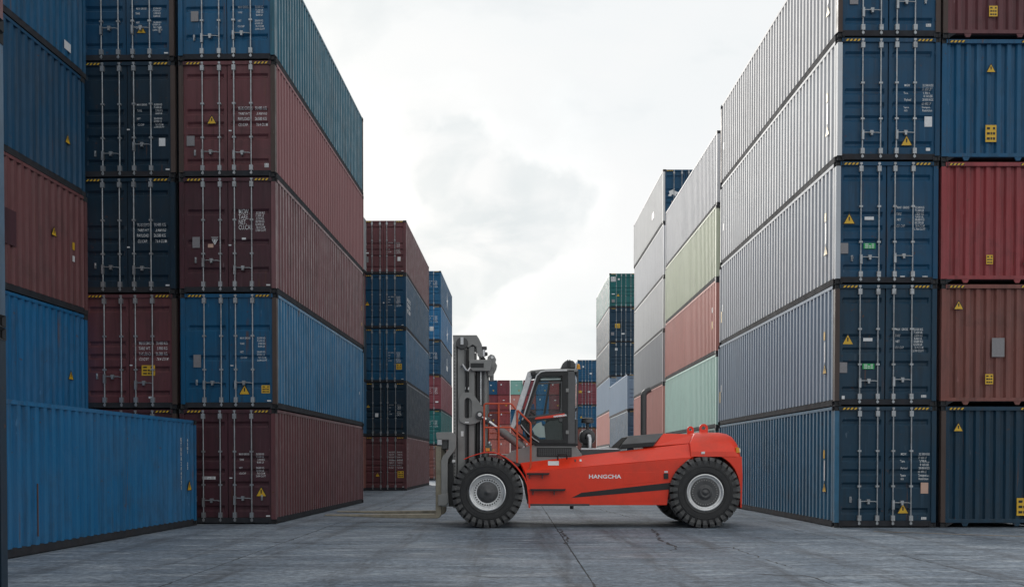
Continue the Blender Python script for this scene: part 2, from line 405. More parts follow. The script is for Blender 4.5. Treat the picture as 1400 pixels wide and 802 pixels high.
def door_prof(kind, H, z):
    d = 0
    for c in grooves(kind, H):
        a = abs(z - c)
        d = max(d, 1 if a < .026 else (1 - (a - .026) / .052 if a < .078 else 0))
    return d * .042
DZ0, DZ1 = .165, .105                                       # door bottom, and gap below the top
def m_door(kind, H, right):
    x0, x1 = (-1.112, -.012) if not right else (.012, 1.112)
    xs = [x0, x0 + .075, x0 + .105, x1 - .105, x1 - .075, x1]; mk = [0, 0, 1, 1, 0, 0]
    zs = {DZ0, H - DZ1}
    for c in grooves(kind, H):
        zs |= {c - .078, c - .026, c + .026, c + .078}
    zs = sorted(zs); nx = len(xs); mb = MB()
    V = [(x, k * door_prof(kind, H, z), z) for z in zs for x, k in zip(xs, mk)]
    mb.add(V, [(j * nx + i, j * nx + i + 1, (j + 1) * nx + i + 1, (j + 1) * nx + i) for j in range(len(zs) - 1) for i in range(nx - 1)])
    z0, z1 = zs[0], zs[-1]
    for a in ((x0, z0, x1, z0), (x1, z0, x1, z1), (x1, z1, x0, z1), (x0, z1, x0, z0)):
        mb.add([(a[0], 0, a[1]), (a[2], 0, a[3]), (a[2], .05, a[3]), (a[0], .05, a[1])], [(3, 2, 1, 0)])
    hx = -1.14 if not right else 1.14
    for k in (.10, .36, .64, .90):                           # hinge blades at the outer edge
        zz = z0 + (z1 - z0) * k
        mb.box(min(hx, hx * .955), max(hx, hx * .955), -.022, .01, zz - .035, zz + .035)
    return mb.mesh('door', [None], fix=False)
def m_bar(H):
    mb = MB(); mb.tube([(0, -.045, .06), (0, -.045, H - .035)], .0165, 8)
    for z in (.225, H - .185): mb.box(-.045, .045, -.07, .0, z - .065, z + .065)      # cam guides
    for z in (.10, H - .06): mb.box(-.030, .030, -.062, -.02, z - .025, z + .025)     # cam ends
    for k in (.34, .63):
        z = H * k; mb.box(-.042, .042, -.064, .0, z - .022, z + .022)
    return mb.mesh('bar', [M_GALV])
def m_handle():
    mb = MB(); mb.tube([(0, -.062, 0), (.05, -.075, .004), (.36, -.072, .0), (.42, -.075, -.012)], .013, 6)
    mb.box(.17, .25, -.085, .0, -.012, .05); mb.box(.185, .235, -.092, -.02, -.06, .012); mb.box(-.025, .03, -.085, -.02, -.16, .06)
    return mb.mesh('handle', [M_GALV])
def m_hasp():
    mb = MB(); mb.box(-.022, .022, -.03, 0, -.07, .07); mb.tube([(0, -.03, .05), (.02, -.05, .01), (-.01, -.035, -.07)], .012, 5)
    return mb.mesh('hasp', [M_GALV])
def m_stripe():
    mb = MB(); mb.add([(0, 0, 0), (.37, 0, 0), (.37, 0, .058), (0, 0, .058)], [(0, 1, 2, 3)], 0)
    for i in range(4):
        a = .012 + i * .09
        mb.add([(a, -.002, .004), (a + .045, -.002, .004), (a + .083, -.002, .054), (a + .038, -.002, .054)], [(0, 1, 2, 3)], 1)
    return mb.mesh('stripe', [M_BLK, M_YEL], fix=False)
def m_plate(w, h, mat, ink=None):
    mb = MB().box(-w / 2, w / 2, -.004, 0, -h / 2, h / 2)
    if ink:
        n = 3
        for i in range(n):
            z = h * .30 - i * h * .30
            for a, b in ((-.38, -.1), (-.04, .12), (.18, .38)):
                if (i + int(a * 10)) % 4: mb.box(a * w, b * w, -.006, -.004, z - h * .07, z + h * .07, 1)
    return mb.mesh('plate', [mat] + ([ink] if ink else []))
def m_tri(sz=.30, up=1, mat=None, ink=None):
    mb = MB(); h = sz * .9
    P3 = [(-sz / 2, -up * h / 2), (sz / 2, -up * h / 2), (0, up * h / 2)]
    mb.prism(P3, -.005, 0, 0)
    mb.prism([(x * .8, z * .8 - up * .015) for x, z in P3], -.007, -.005, 1)
    mb.prism([(-.012, -h * .22), (.012, -h * .22), (.018, h * .12), (-.018, h * .12)], -.0085, -.007, 0)
    return mb.mesh('triangle', [ink or M_BLK, mat or M_YEL])

TEXTS = {   # left column, right column, size, width, line pitch of each column
 'maxgross': ("MAX.GROSS\nTARE WT.\nPAYLOAD\nCU.CAP.", "30.480 KG\n  3.900 KG\n26.580 KG\n 76.4 CU.M", .110, .62, 1.22, .110, 1.22),
 'mgw': ("MGW.\nTARE.\nNET.\nCU.CAP.", "32.500 KG\n71.650 LB\n 3.710 KG\n28.790 KG\n63.470 LB\n 76.4 CU.M\n2.700 CU.FT", .165, .60, .80, .085, .87),
 'small': ("MAX GROSS\n\nTARE\n\n\nNET\n\nCU.CAP", "32.500 KG\n71.650 LB\n  3.900 KG\n  8.600 LB\n\n28.600 KG\n63.050 LB\n 76.3 CU.M\n2.694 CU.FT", .066, .72, 1.05, .066, 1.05),
 'mgww': ("MGW\n\nTare\n\nPayload\n\nSpace\nm/s", "32 500 KGS\n71 650 LBS\n  3 700 KGS\n  8 160 LBS\n28 800 KGS\n63 490 LBS\nDesignation\nRestriction", .080, .66, 1.05, .080, 1.05),
 'wide': ("MAX  GROSS\n\nTARE\n\nNET\n\nCU. CAP.", "32.500 KG\n71.650 LB\n  3.820 KG\n  8.420 LB\n28.680 KG\n63.230 LB\n 76.4 CU.M\n2.700 CU.FT", .078, .66, .92, .078, .92),
}
EMBLEM = [(-.30, -.12), (-.22, -.02), (-.26, .10), (-.12, .16), (-.02, .22), (.02, .14), (.14, .10), (.30, .02), (.14, -.06), (.10, -.17), (.03, -.10), (-.08, -.06), (-.14, -.16), (-.24, -.17)]

def container(label, colour, loc, rz, H=HC, end='door', detail=2, kind=0, marks=(), side=None, group=None, door_col=None):
    root = thing('shipping_container', label, 'container', loc, rz, group)
    pm = P(colour); dm = P(door_col or colour); K = (H,)
    if detail == 0:
        link('side_wall', cached(('side', H, 1), lambda: m_side(H, 1)), root, pm); link('side_wall', cached(('side', H, -1), lambda: m_side(H, -1)), root, pm)
        link('end_wall', cached(('end', H, 0), lambda: m_end(H, .06, -1)), root, pm); link('end_wall', cached(('end', H, 1), lambda: m_end(H, LEN - .05, 1)), root, pm)
    else:
        for sx in (1, -1):
            link('side_wall', cached(('side', H, sx), lambda: m_side(H, sx)), root, pm)
        if end == 'door':
            for right in (False, True):
                d = link('door', cached(('door', kind, H, right), lambda: m_door(kind, H, right)), root, dm, loc=(0, .055 - (.016 if right else 0), 0))
                xs = (.18, .61) if right else (-.62, -.19)
                for q, x in enumerate(xs):
                    link('locking_bar', cached(('bar', H), lambda: m_bar(H)), d, loc=(x, 0, 0))
                if detail == 2:
                    hm = cached('handle', m_handle); z = H * random.choice((.205, .215, .225, .28))
                    link('handle', hm, d, loc=(xs[0], 0, z))
                    if random.random() < .55: link('hasp', cached('hasp', m_hasp), d, loc=(xs[0] - .2 if not right else xs[1] + .25, 0, z + random.uniform(-.05, .08)))
            link('end_wall', cached(('end', H, 1), lambda: m_end(H, LEN - .05, 1)), root, pm)
            link('door_gasket', cached(('gasket', H), lambda: MB().box(-1.125, 1.125, .112, .125, .15, H - .09).mesh('gasket', [M_GASKET])), root)
        else:
            link('end_wall', cached(('end', H, 0), lambda: m_end(H, .02, -1)), root, pm)
            link('door', cached(('back', H), lambda: MB().box(-1.12, 1.12, LEN - .08, LEN - .03, .165, H - .105).mesh('door', [None])), root, dm)
    fr = detail > 0
    # frame: posts, rails and end beams
    for sx in (1, -1):
        for y0, y1 in ((.004, .125), (LEN - .125, LEN - .004)):
            link('corner_post', cached(('post', H, sx, y0), lambda: m_post(H, sx, y0, y1)), root, (dm if (door_col and y0 < 1 and sx == (-1 if loc[0] < 0 else 1)) else pm) if detail < 2 or random.random() < .6 else M_RUSTPOST)
        a, b = (W / 2 - .075, W / 2 - .006); c, d2 = (W / 2 - .09, W / 2 - .022)
        link('top_rail', cached(('tr', H, sx), lambda: MB().box(min(sx * a, sx * b), max(sx * a, sx * b), .17, LEN - .17, H - .085, H - .014).mesh('rail', [None])), root, pm)
        link('bottom_rail', cached(('br', H, sx), lambda: MB().box(min(sx * c, sx * d2), max(sx * c, sx * d2), .17, LEN - .17, .018, .165).mesh('rail', [None])), root, M_DARKRAIL)
    for nm, y0, y1 in (('a', .012, .10), ('b', LEN - .10, LEN - .012)):
        dark = pm if (end == 'front' and nm == 'a') else dm
        link('header', cached(('hd', H, nm), lambda: MB().box(-W / 2 + .11, W / 2 - .11, y0, y1, H - .105, H - .016).mesh('header', [None])), root, dark)
        link('sill', cached(('sl', end, H, nm), lambda: MB().box(-W / 2 + .11, W / 2 - .11, y0, y1, .115 if end == 'front' else .03, .20 if end == 'front' else .16).mesh('sill', [None])), root, dark if end == 'front' else M_DARKRAIL)
    link('roof', cached(('roof', H), lambda: MB().box(-W / 2 + .04, W / 2 - .04, .05, LEN - .05, H - .06, H - .022).mesh('roof', [None])), root, pm)
    link('floor', cached('floor', lambda: MB().box(-W / 2 + .09, W / 2 - .09, .1, LEN - .1, .10, .15).mesh('floor', [None])), root, M_DARKRAIL)
    if fr:
        cm = cached(('cast', detail == 2), lambda: m_casting(detail == 2))
        for sx in (1, -1):
            for y in (.091, LEN - .091):
                for z in (.061, H - .061): link('corner_casting', cm, root, loc=(sx * (W / 2 - .08), y, z))
        for x, s in ((-W / 2 + .18, 1), (W / 2 - .18, -1)):
            if end == 'door' or detail == 2:
                o = link('hazard_stripe', cached('stripe', m_stripe), root, loc=(x if s > 0 else x - .37, .008, H - .095))
    if end == 'front' and detail == 2:
        gm = cached('foot', lambda: MB().prism([(-.09, .115), (.09, .115), (.045, .03), (-.045, .03)], .02, .06).mesh('foot', [None]))
        for x in (-.62, .62): link('foot', gm, root, pm, loc=(x, 0, 0))
        for s in (-1, 1):
            link('gusset', cached(('gus', s), lambda: MB().prism([(s * 1.06, .118), (s * .88, .118), (s * 1.06, .02)], .02, .05).mesh('gusset', [None])), root, M_DARKRAIL)
    # lettering and stickers on the end that faces the viewer
    def surf(z): return (.039 if z and end == 'door' else .018)
    for mk in marks:
        k, u, v = mk[0], mk[1], mk[2]; x = (u - .5) * W; z = H * (1 - v); y = .036 if end == 'door' else (.018 if detail else .058)
        if end == 'door': y += door_prof(kind, H, z) * .9
        if k == 'text':
            l, r, sz, wx, sp1, sz2, sp2 = TEXTS[mk[3]]
            rows = [(l, x, sz, sp1, 0)] if sz < .1 else [(t_, x, sz, sp1, -i_ * sz * sp1) for i_, t_ in enumerate(l.split('\n'))]
            for body, xx, szz, sp, dz in rows + [(r, x + .43, sz2, sp2, 0)]:
                me0 = text_mesh(body, szz, M_WHITE, 'LEFT', .0006, wx, sp)
                zz = z + dz; key = (body, szz, kind, round(zz, 2), H)
                def conform():
                    me = me0.copy()
                    for vv in me.vertices: vv.co.y = door_prof(kind, H, zz + vv.co.z)
                    return me
                o = link('weight_lettering', cached(key, conform), root, loc=(xx, .034, zz))
        elif k == 'tri': link('warning_triangle', cached(('tri', mk[3] if len(mk) > 3 else .3), lambda: m_tri(mk[3] if len(mk) > 3 else .3)), root, loc=(x, y, z))
        elif k == 'tri_inv': link('white_triangle', cached('triw', lambda: m_tri(.24, -1, M_GREY, M_WHITE)), root, loc=(x, y, z))
        elif k == 'emblem': link('emblem', cached('emblem', lambda: MB().prism(EMBLEM, -.004, 0).mesh('emblem', [M_WHITE])), root, loc=(x, y, z))
        else:
            w, h = mk[3], mk[4]
            if end == 'door' and h > .12: y = .035
            mat, ink = {'yel': (M_YEL, M_BLK), 'white': (M_WHITE, None), 'whitet': (M_WHITE, M_GREY), 'grey': (M_GREY, None), 'green': (M_GREEN, M_WHITE), 'peach': (M_PEACH, None)}[k]
            link({'yel': 'caution_label', 'green': 'green_label'}.get(k, 'sticker'), cached((k, w, h), lambda: m_plate(w, h, mat, ink)), root, loc=(x, y, z))
    if side:                                                # marks on a long wall: (kind, metres from the near end, height, ...)
        sx, items = side
        for it in items:
            k, yy, z = it[:3]; rot = (0, 0, R(90 * sx)); xx = sx * (W / 2 - .006)
            if k == 'tri': link('warning_triangle', cached(('tri', it[3]), lambda: m_tri(it[3])), root, loc=(xx, yy, z), rot=rot)
            elif k == 'vtext':
                me = text_mesh('\n'.join(it[3]), it[4], M_WHITE, 'CENTER', .004, 1.0, .95); link('side_lettering', me, root, loc=(xx, yy, z), rot=rot)
            elif k == 'htext':
                me = text_mesh(it[3], it[4], M_WHITE, 'LEFT', .006, 1.0, 1.0); link('side_lettering', me, root, loc=(xx, yy, z), rot=rot)
            elif k == 'shape':
                link('emblem', cached(('shape', it[3]), lambda: MB().prism(SHAPES[it[3]], -.004, 0).mesh('emblem', [M_WHITE])), root, loc=(xx, yy, z), rot=rot)
            else:
                mat = {'yel': M_YEL, 'white': M_WHITE, 'grey': M_GREY, 'dark': P('dark maroon'), 'rust': paint('rust_run', (.10, .045, .03), .7)}[k]
                link('sticker', cached(('s' + k, it[3], it[4]), lambda: m_plate(it[3], it[4], mat)), root, loc=(xx, yy, z), rot=rot)
    return root
SHAPES = {'star': [(-.9, -.15), (-.3, .0), (-.15, .75), (.1, .1), (.9, .2), (.25, -.15), (.5, -.75), (0, -.35), (-.5, -.7), (-.25, -.2)],
          'bar': [(-.7, -.5), (.7, -.5), (.7, -.1), (.1, -.1), (.1, .6), (-.2, .6), (-.2, -.1), (-.7, -.1)]}

TIER = {5: ['bottom', 'second from the ground', 'middle', 'fourth from the ground', 'top'],
        6: ['bottom', 'second from the ground', 'third from the ground', 'fourth from the ground', 'fifth from the ground', 'top'],
        3: ['bottom', 'middle', 'top']}
def stack(corner, lane, rot, where, tiers, group):
    """corner: the lower front corner on the lane side; lane = +1 when that corner is the stack's right one"""
    z = 0; n = len(tiers); rz = R(rot); prev = None
    for i, t in enumerate(tiers):
        t = dict(t); H = t.get('H', HC); colour = t.pop('c'); desc = t.pop('d', colour + ' container'); t.pop('H', None)
        dx = random.uniform(-.022, .022); dy = random.uniform(-.03, .03)
        ox = corner[0] - lane * (W / 2) * math.cos(rz) + dx; oy = corner[1] - lane * (W / 2) * math.sin(rz) + dy
        tier = TIER.get(n, [''] * n)[i]
        lab = f'{desc}, {tier} in {where}'
        container(lab, colour, (ox, oy, z), rz + R(random.uniform(-.08, .08)), H, group=group, **t)
        z += H

# left: A (side walls only), A2 and B (doors), the loose blue one L, the close post Z
LROT = -1.4
ST = lambda *a, **k: dict(c=a[0], **k)
bar_plate = ('white', .945 - .03, .93, .1, .035)
stack((-5.92, 23.8), 1, LROT, 'left door stack beside fork tips', [  # side walls painted lighter than the doors, as if lit
    ST('dusty maroon', door_col='dark maroon', d='dark maroon container', marks=[('text', .615, .40, 'small'), ('tri', .845, .715), bar_plate, ('white', .53, .60, .07, .03), ('whitet', .30, .60, .34, .075)]),
    ST('sky blue', door_col='blue', d='bright blue container', kind=1, marks=[('text', .615, .395, 'small'), ('tri', .66, .83), ('yel', .88, .83, .21, .20), bar_plate, ('white', .53, .625, .07, .03), ('grey', .17, .585, .19, .32)], side=(1, [('white', 11.3, 1.2, .05, .1)])),
    ST('dusty plum', door_col='dark maroon', d='dark plum container with big white lettering', kind=1, marks=[('text', .61, .315, 'mgw'), ('tri_inv', .36, .545), ('grey', .17, .56, .19, .27), ('white', .665, .53, .10, .05), ('white', .52, .585, .07, .03), ('peach', .32, .59, .14, .09), bar_plate], side=(1, [('yel', 11.7, 1.5, .05, .16), ('yel', 11.7, .9, .05, .12)])),
    ST('dusty rose', door_col='maroon', d='faded maroon container', kind=0, marks=[('text', .61, .42, 'maxgross'), ('tri', .34, .50, .26), ('grey', .12, .685, .2, .25), ('white', .53, .535, .07, .03), ('white', .53, .60, .07, .03), ('whitet', .905, .90, .1, .1)]),
    ST('sea blue', door_col='blue', d='blue container', kind=1, marks=[('text', .615, .55, 'small'), ('grey', .17, .62, .19, .25), ('tri', .69, .34)]),
], 'containers stacked left of the forklift')
c2 = (-5.92 - 2.52 * math.cos(R(LROT)), 23.8 - 2.52 * math.sin(R(LROT)))
stack(c2, 1, LROT, 'leftmost door stack', [
    ST('dark maroon', d='half hidden dark maroon container', marks=[('text', .6, .42, 'maxgross')]),
    ST('maroon', d='maroon container with yellow label', marks=[('text', .60, .44, 'maxgross'), ('yel', .70, .665, .34, .26), ('white', .52, .62, .07, .03), ('white', .72, .90, .09, .05)]),
    ST('dark navy', d='dark navy container', marks=[('text', .60, .42, 'maxgross'), bar_plate, ('white', .51, .60, .07, .03)]),
    ST('dark navy', d='dark navy container with white sticker', marks=[('text', .60, .38, 'small'), ('white', .86, .695, .16, .2), bar_plate, ('white', .51, .585, .07, .03)]),
    ST('deep blue', d='deep blue container', marks=[('text', .60, .55, 'small'), ('tri', .66, .72, .26), bar_plate]),
], 'containers stacked left of the forklift')
for kk, yb in enumerate((36.35, 48.75)):                       # added unseen row behind the leftmost doors, to shade the ground
    cc = (c2[0] + (yb - 23.8) * math.sin(R(1.4)) - .05, yb)
    stack(cc, 1, LROT, ('unseen added shade row behind the leftmost doors', 'unseen added shade row beside the distant left stack')[kk], [ST(c_, detail=0) for c_ in (('navy', 'maroon', 'blue', 'brown', 'steel blue'), ('brown', 'blue', 'navy', 'maroon', 'grey'))[kk]], 'containers stacked left of the forklift')
a0 = (-10.50, 23.5); AROT = 2.2
stack((a0[0] - 12.19 * math.sin(R(AROT)), a0[1] - 12.19 * math.cos(R(AROT))), 1, -AROT, 'far left row of side walls', [
    ST('steel blue', d='hidden steel blue container', H=STD, detail=1),
    ST('bright blue', d='bright blue container', H=STD, detail=1, side=(1, [('tri', 11.35, 1.05, .25)])),
    ST('brick', d='faded brick red container', detail=1, side=(1, [('tri', 10.6, 1.7, .25), ('yel', 11.5, 1.55, .1, .18), ('white', 11.5, 1.25, .1, .14), ('dark', 8.6, 1.35, .9, .75)])),
    ST('deep blue', d='deep blue container', detail=1, side=(1, [('tri', 11.35, 1.15, .25)])),
    ST('blue', d='blue container', detail=1, side=(1, [('yel', 11.1, 1.6, .12, .2), ('white', 11.3, .42, .3, .2)])),
], 'containers stacked left of the forklift')
lf = (-7.80, 23.40)
stack((lf[0] - 12.19 * math.sin(R(2.2)), lf[1] - 12.19 * math.cos(R(2.2))), 1, -2.2, 'front of the left stacks', [
    ST('bright blue', d='single low bright blue container on the ground', H=STD, side=(1, [('vtext', 11.22, 2.05, 'KTUU8204771', .12), ('vtext', 11.62, 2.05, '45G1  22', .10), ('tri', 11.72, 1.0, .28), ('rust', 4.9, .75, .035, .9)])),
], None)
stack((-5.0 - .03, 9.42 - 12.19), 1, 0, 'stack cut off by the left edge', [
    ST('dark navy', d='dark weathered container', detail=2, side=None), ST('steel blue', d='steel blue container', detail=2), ST('maroon', d='maroon container', detail=2)], 'containers at the left edge')
# D and E, further down the left of the lane
stack((-5.67, 51.0), 1, -.75, 'stack left of the mast', [
    ST('maroon', d='maroon container', detail=1, marks=[('text', .6, .45, 'maxgross'), ('text', .6, .30, 'maxgross'), ('tri', .35, .70, .26), ('yel', .86, .70, .33, .36), bar_plate], side=(1, [('vtext', .55, 2.4, 'TGBU4 513', .2)])),
    ST('dark navy', d='dark navy container', detail=1, marks=[('text', .6, .42, 'small'), ('tri', .14, .43, .26), ('white', .33, .60, .17, .2), bar_plate]),
    ST('blue', d='blue container with yellow label', detail=1, kind=1, marks=[('text', .6, .45, 'wide'), ('yel', .84, .70, .3, .32), bar_plate]),
    ST('deep blue', d='deep blue container with side lettering', detail=1, kind=1, marks=[('text', .6, .42, 'wide'), ('tri', .14, .53, .26), ('white', .5, .52, .08, .06), bar_plate], side=(1, [('htext', .5, 1.55, 'MAEU 7713\nTARE 3900\nNET 28600', .3)])),
    ST('maroon', d='maroon container', detail=1, marks=[('text', .6, .42, 'small'), ('white', .84, .71, .16, .22), ('grey', .12, .72, .22, .3), ('white', .12, .60, .24, .07), bar_plate]),
], 'containers stacked down the left of the lane')
stack((-5.9, 79.0), 1, -.7, 'far stack behind mast', [
    ST('brown', d='brown container', detail=1), ST('teal', d='dark teal container', detail=1, marks=[('text', .6, .3, 'wide')]),
    ST('purple maroon', d='purple maroon container', detail=1, kind=1, marks=[('text', .6, .35, 'wide'), ('white', .85, .75, .25, .12)]),
    ST('deep blue', d='deep blue container with white side emblem', detail=1, marks=[('text', .6, .35, 'wide')], side=(1, [('shape', 6.5, 1.5, 'bar')])),
    ST('bright blue', d='bright blue container with white side emblem', detail=1, marks=[('text', .6, .3, 'wide'), ('tri', .25, .62, .3), ('whitet', .68, .65, .35, .35)], side=(1, [('shape', 6.5, 1.4, 'star')])),
    ST('blue', d='blue container with white side emblem', detail=1, marks=[('text', .6, .3, 'wide')], side=(1, [('shape', 6.5, 1.5, 'star')])),
], 'containers stacked down the left of the lane')

# right: C (doors and long walls) and C2 (corrugated ends)
yside = [('yel', .75, 1.75, .10, .2), ('white', .72, 1.35, .07, .5), ('tri', .72, .95, .28), ('white', 11.7, 1.3, .08, .25)]
def cs(extra=()): return (-1, yside + list(extra))
stack((7.68, 22.55), -1, .5, 'big right stack', [  # side colours carry the walls' glare, paler on each higher tier
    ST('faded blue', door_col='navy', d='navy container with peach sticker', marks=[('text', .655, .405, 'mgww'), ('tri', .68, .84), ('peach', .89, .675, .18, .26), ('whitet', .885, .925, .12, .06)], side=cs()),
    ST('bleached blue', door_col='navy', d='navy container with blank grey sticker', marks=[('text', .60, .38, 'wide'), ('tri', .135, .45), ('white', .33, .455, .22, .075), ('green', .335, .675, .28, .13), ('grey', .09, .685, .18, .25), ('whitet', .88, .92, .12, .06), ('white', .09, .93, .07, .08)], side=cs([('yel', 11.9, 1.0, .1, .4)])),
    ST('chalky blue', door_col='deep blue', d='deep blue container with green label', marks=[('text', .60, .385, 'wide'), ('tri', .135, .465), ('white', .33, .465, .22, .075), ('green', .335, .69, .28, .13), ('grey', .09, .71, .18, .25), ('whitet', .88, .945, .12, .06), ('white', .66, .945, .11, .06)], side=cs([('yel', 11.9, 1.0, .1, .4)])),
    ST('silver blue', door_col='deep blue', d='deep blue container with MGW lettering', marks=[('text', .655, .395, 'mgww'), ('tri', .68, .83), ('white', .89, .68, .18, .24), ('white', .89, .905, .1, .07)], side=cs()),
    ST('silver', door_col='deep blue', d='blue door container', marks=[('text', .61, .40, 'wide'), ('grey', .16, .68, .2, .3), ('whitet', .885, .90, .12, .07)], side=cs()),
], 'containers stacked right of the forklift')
stack((7.68 + 2.438 + .10, 22.60), -1, .3, 'stack at the right edge', [
    ST('navy', d='navy container', end='front', marks=[('tri', .17, .17, .25), ('yel', .82, .83, .34, .42)]),
    ST('brown', d='brown container', end='front', marks=[('tri', .17, .17, .25), ('yel', .475, .78, .19, .24), ('grey', .56, .52, .3, .45)]),
    ST('rose', d='rose red container', end='front', marks=[('yel', .48, .80, .16, .22), ('tri', .86, .80, .26)]),
    ST('blue', d='blue container', end='front', marks=[('tri', .48, .235, .24), ('yel', .485, .77, .26, .4)]),
    ST('maroon', d='maroon container', end='front', marks=[('yel', .49, .78, .2, .25), ('tri', .87, .80, .26)]),
], 'containers stacked right of the forklift')
# J, I, H, G down the right of the lane; pale paints have the walls' glare mixed in
stack((8.0, 37.2), -1, .15, 'second right stack above the hood', [
    ST('teal', d='teal container', detail=1), ST('mint', d='mint green container', detail=1), ST('red', d='faded red container', detail=1, side=(-1, [('yel', .7, 1.2, .14, .3), ('white', .7, 1.8, .12, .2)])),
    ST('pale green', d='pale green container', detail=1), ST('lavender grey', d='lavender grey container', detail=1)], 'containers stacked down the right of the lane')
stack((8.2, 51.6), -1, .1, 'third right stack with emblem on top', [
    ST('brown', d='brown container', detail=1), ST('red', d='faded red container', detail=1), ST('grey', d='dark grey container', detail=1), ST('light grey', d='light grey container', detail=1),
    ST('lavender grey', d='pale lavender container', detail=1), ST('light grey', door_col='deep blue', d='grey container with blue doors', detail=1, kind=2, marks=[('emblem', .24, .44), ('grey', .22, .62, .16, .22), ('white', .52, .44, .3, .05)], side=(-1, [('grey', 3.6, 1.3, .8, .35)]))], 'containers stacked down the right of the lane')
stack((8.2, 67.5), -1, 0, 'low right stack behind the exhaust', [
    ST('navy', d='navy container', H=STD, detail=1), ST('steel blue', d='steel blue container', H=STD, detail=1), ST('grey blue', d='grey blue container', H=STD, detail=1)], 'containers stacked down the right of the lane')
stack((8.2, 80.0), -1, 0, 'farthest right lane stack', [
    ST('grey', d='grey container', detail=1), ST('red', d='faded red container', detail=1), ST('grey blue', d='grey blue container', detail=1),
    ST('navy', d='plain navy container', detail=1, marks=[('white', .25, .2, .2, .2)]), ST('navy', d='navy container with orange label', detail=1, marks=[('yel', .29, .52, .42, .36), ('grey', .12, .75, .25, .25), ('white', .48, .75, .25, .12)]),
    ST('teal', d='teal container with white square', detail=1, marks=[('whitet', .14, .17, .4, .4), ('white', .33, .17, .15, .15), ('tri', .31, .62, .3), ('white', .14, .60, .25, .08), ('grey', .14, .8, .25, .25)])], 'containers stacked down the right of the lane')
# the cross stacks closing the lane
stack((8.35, 121.0), -1, 0, 'far stack behind the cab', [
    ST('navy', d='navy container', detail=1), ST('brown', d='brown container', detail=1), ST('blue', d='blue container', detail=1, marks=[('tri', .2, .5, .4)]),
    ST('purple maroon', d='maroon container with yellow labels', detail=1, marks=[('yel', .15, .4, .4, .3), ('white', .6, .4, .3, .2)]), ST('blue', d='blue container', detail=1, marks=[('white', .3, .3, .2, .2), ('white', .7, .6, .3, .2)])], 'containers closing the end of the lane')
FR = [['blue', 'purple maroon', 'maroon', 'salmon', 'salmon', 'maroon'], ['purple maroon', 'rose', 'rose', 'salmon', 'salmon', 'brown'], ['pale teal', 'red', 'blue', 'salmon', 'maroon', 'blue'],
      ['purple maroon', 'rose', 'maroon', 'blue', 'salmon', 'brown'], ['bright blue', 'bright blue', 'bright blue', 'blue', 'maroon', 'maroon'], ['rose', 'purple maroon', 'maroon', 'salmon', 'blue', 'brown'],
      ['maroon', 'blue', 'rose', 'salmon', 'maroon', 'blue'], ['blue', 'maroon', 'rose', 'blue', 'salmon', 'brown']]
ORD = ['first', 'second', 'third', 'fourth', 'fifth', 'sixth', 'seventh', 'eighth']
for k, cols in enumerate(FR):
    stack((-5.35 + 2.515 * k, 185.0 + (k % 3) * .15), -1, 0, f'{ORD[k]} column of the farthest row', [ST(c, d=f'distant {c} end', detail=0, H=HC, end='front', marks=[('white', .5, .35, .35, .14), ('yel', .7, .7, .25, .25)] if (k + q) % 2 else [('white', .3, .3, .2, .3)]) for q, c in enumerate(reversed(cols))], 'containers closing the end of the lane')
# ------------------------------------------------------------------ the forklift
X0, Y0 = 1.9, 23.75
truck = thing('forklift', 'large red heavy forklift with grey mast and dark glazed cab, parked across the lane', 'forklift', (X0, Y0, 0))
def fx(px, y): return (px - 700) / F * (Y0 + y) - X0          # measured in the photograph at the depth y of the piece
def fz(py, y): return CAMZ - (py - HOR) / F * (Y0 + y)
def pts(poly, y): return [(fx(a, y), fz(b, y)) for a, b in poly]
def part(name, mb, mat, parent=None, bev=0., smooth=False, seg=2):
    mats = mat if isinstance(mat, list) else [mat]
    o = link(name, mb.mesh(name, mats), parent or truck)
    if smooth: shade_auto(o)
    if bev: bevel(o, bev, seg)
    return o
M_RED = plain('truck_red', (.86, .046, .014), .36, var=.10, scale=3, grain=.0004, dirt=.42, dirtcol=(.40, .045, .022), coat=.35)
M_RED.node_tree.nodes['Principled BSDF'].inputs['Specular IOR Level'].default_value = .3
M_RAIL = plain('rail_orange', (.62, .085, .03), .38, var=.2, scale=9)
M_MAST = plain('mast_grey', (.27, .268, .26), .42, var=.22, scale=4, dirt=.25, dirtcol=(.045, .043, .04))
M_DGREY = plain('dark_grey_paint', (.075, .075, .077), .42, var=.3, scale=5, dirt=.2)
M_BLACK = plain('black_plastic', (.012, .012, .013), .38, var=.3, scale=8)
M_RUB = plain('tyre_rubber', (.022, .022, .023), .55, var=.4, scale=9, grain=.002, dirt=.5, dirtcol=(.05, .048, .046))
M_TREAD = plain('tread_rubber', (.058, .058, .059), .5, var=.5, scale=12, grain=.002, dirt=.7, dirtcol=(.16, .157, .15))
M_RIM = plain('rim_silver', (.80, .80, .80), .34, .55, .3, 12, dirt=.35, dirtcol=(.14, .13, .12))
M_HUB = plain('hub_dark', (.10, .10, .103), .40, .3, .4, 14, dirt=.3)
M_CHROME = plain('chrome_rod', (.75, .75, .76), .12, 1., .05, 8, grain=0)
M_SILV = plain('alu_silver', (.55, .55, .56), .3, .8, .2, 10)
M_FORK = plain('fork_steel', (.30, .265, .20), .42, .3, .4, 7, dirt=.5, dirtcol=(.06, .052, .045))
M_WPNL = plain('white_panel', (.78, .78, .77), .4, var=.05, grain=0)
M_AMB = plain('amber_lens', (.75, .33, .02), .2, var=.05, grain=0)
M_HOOD = plain('hood_grey', (.10, .10, .102), .55, var=.2, scale=4)
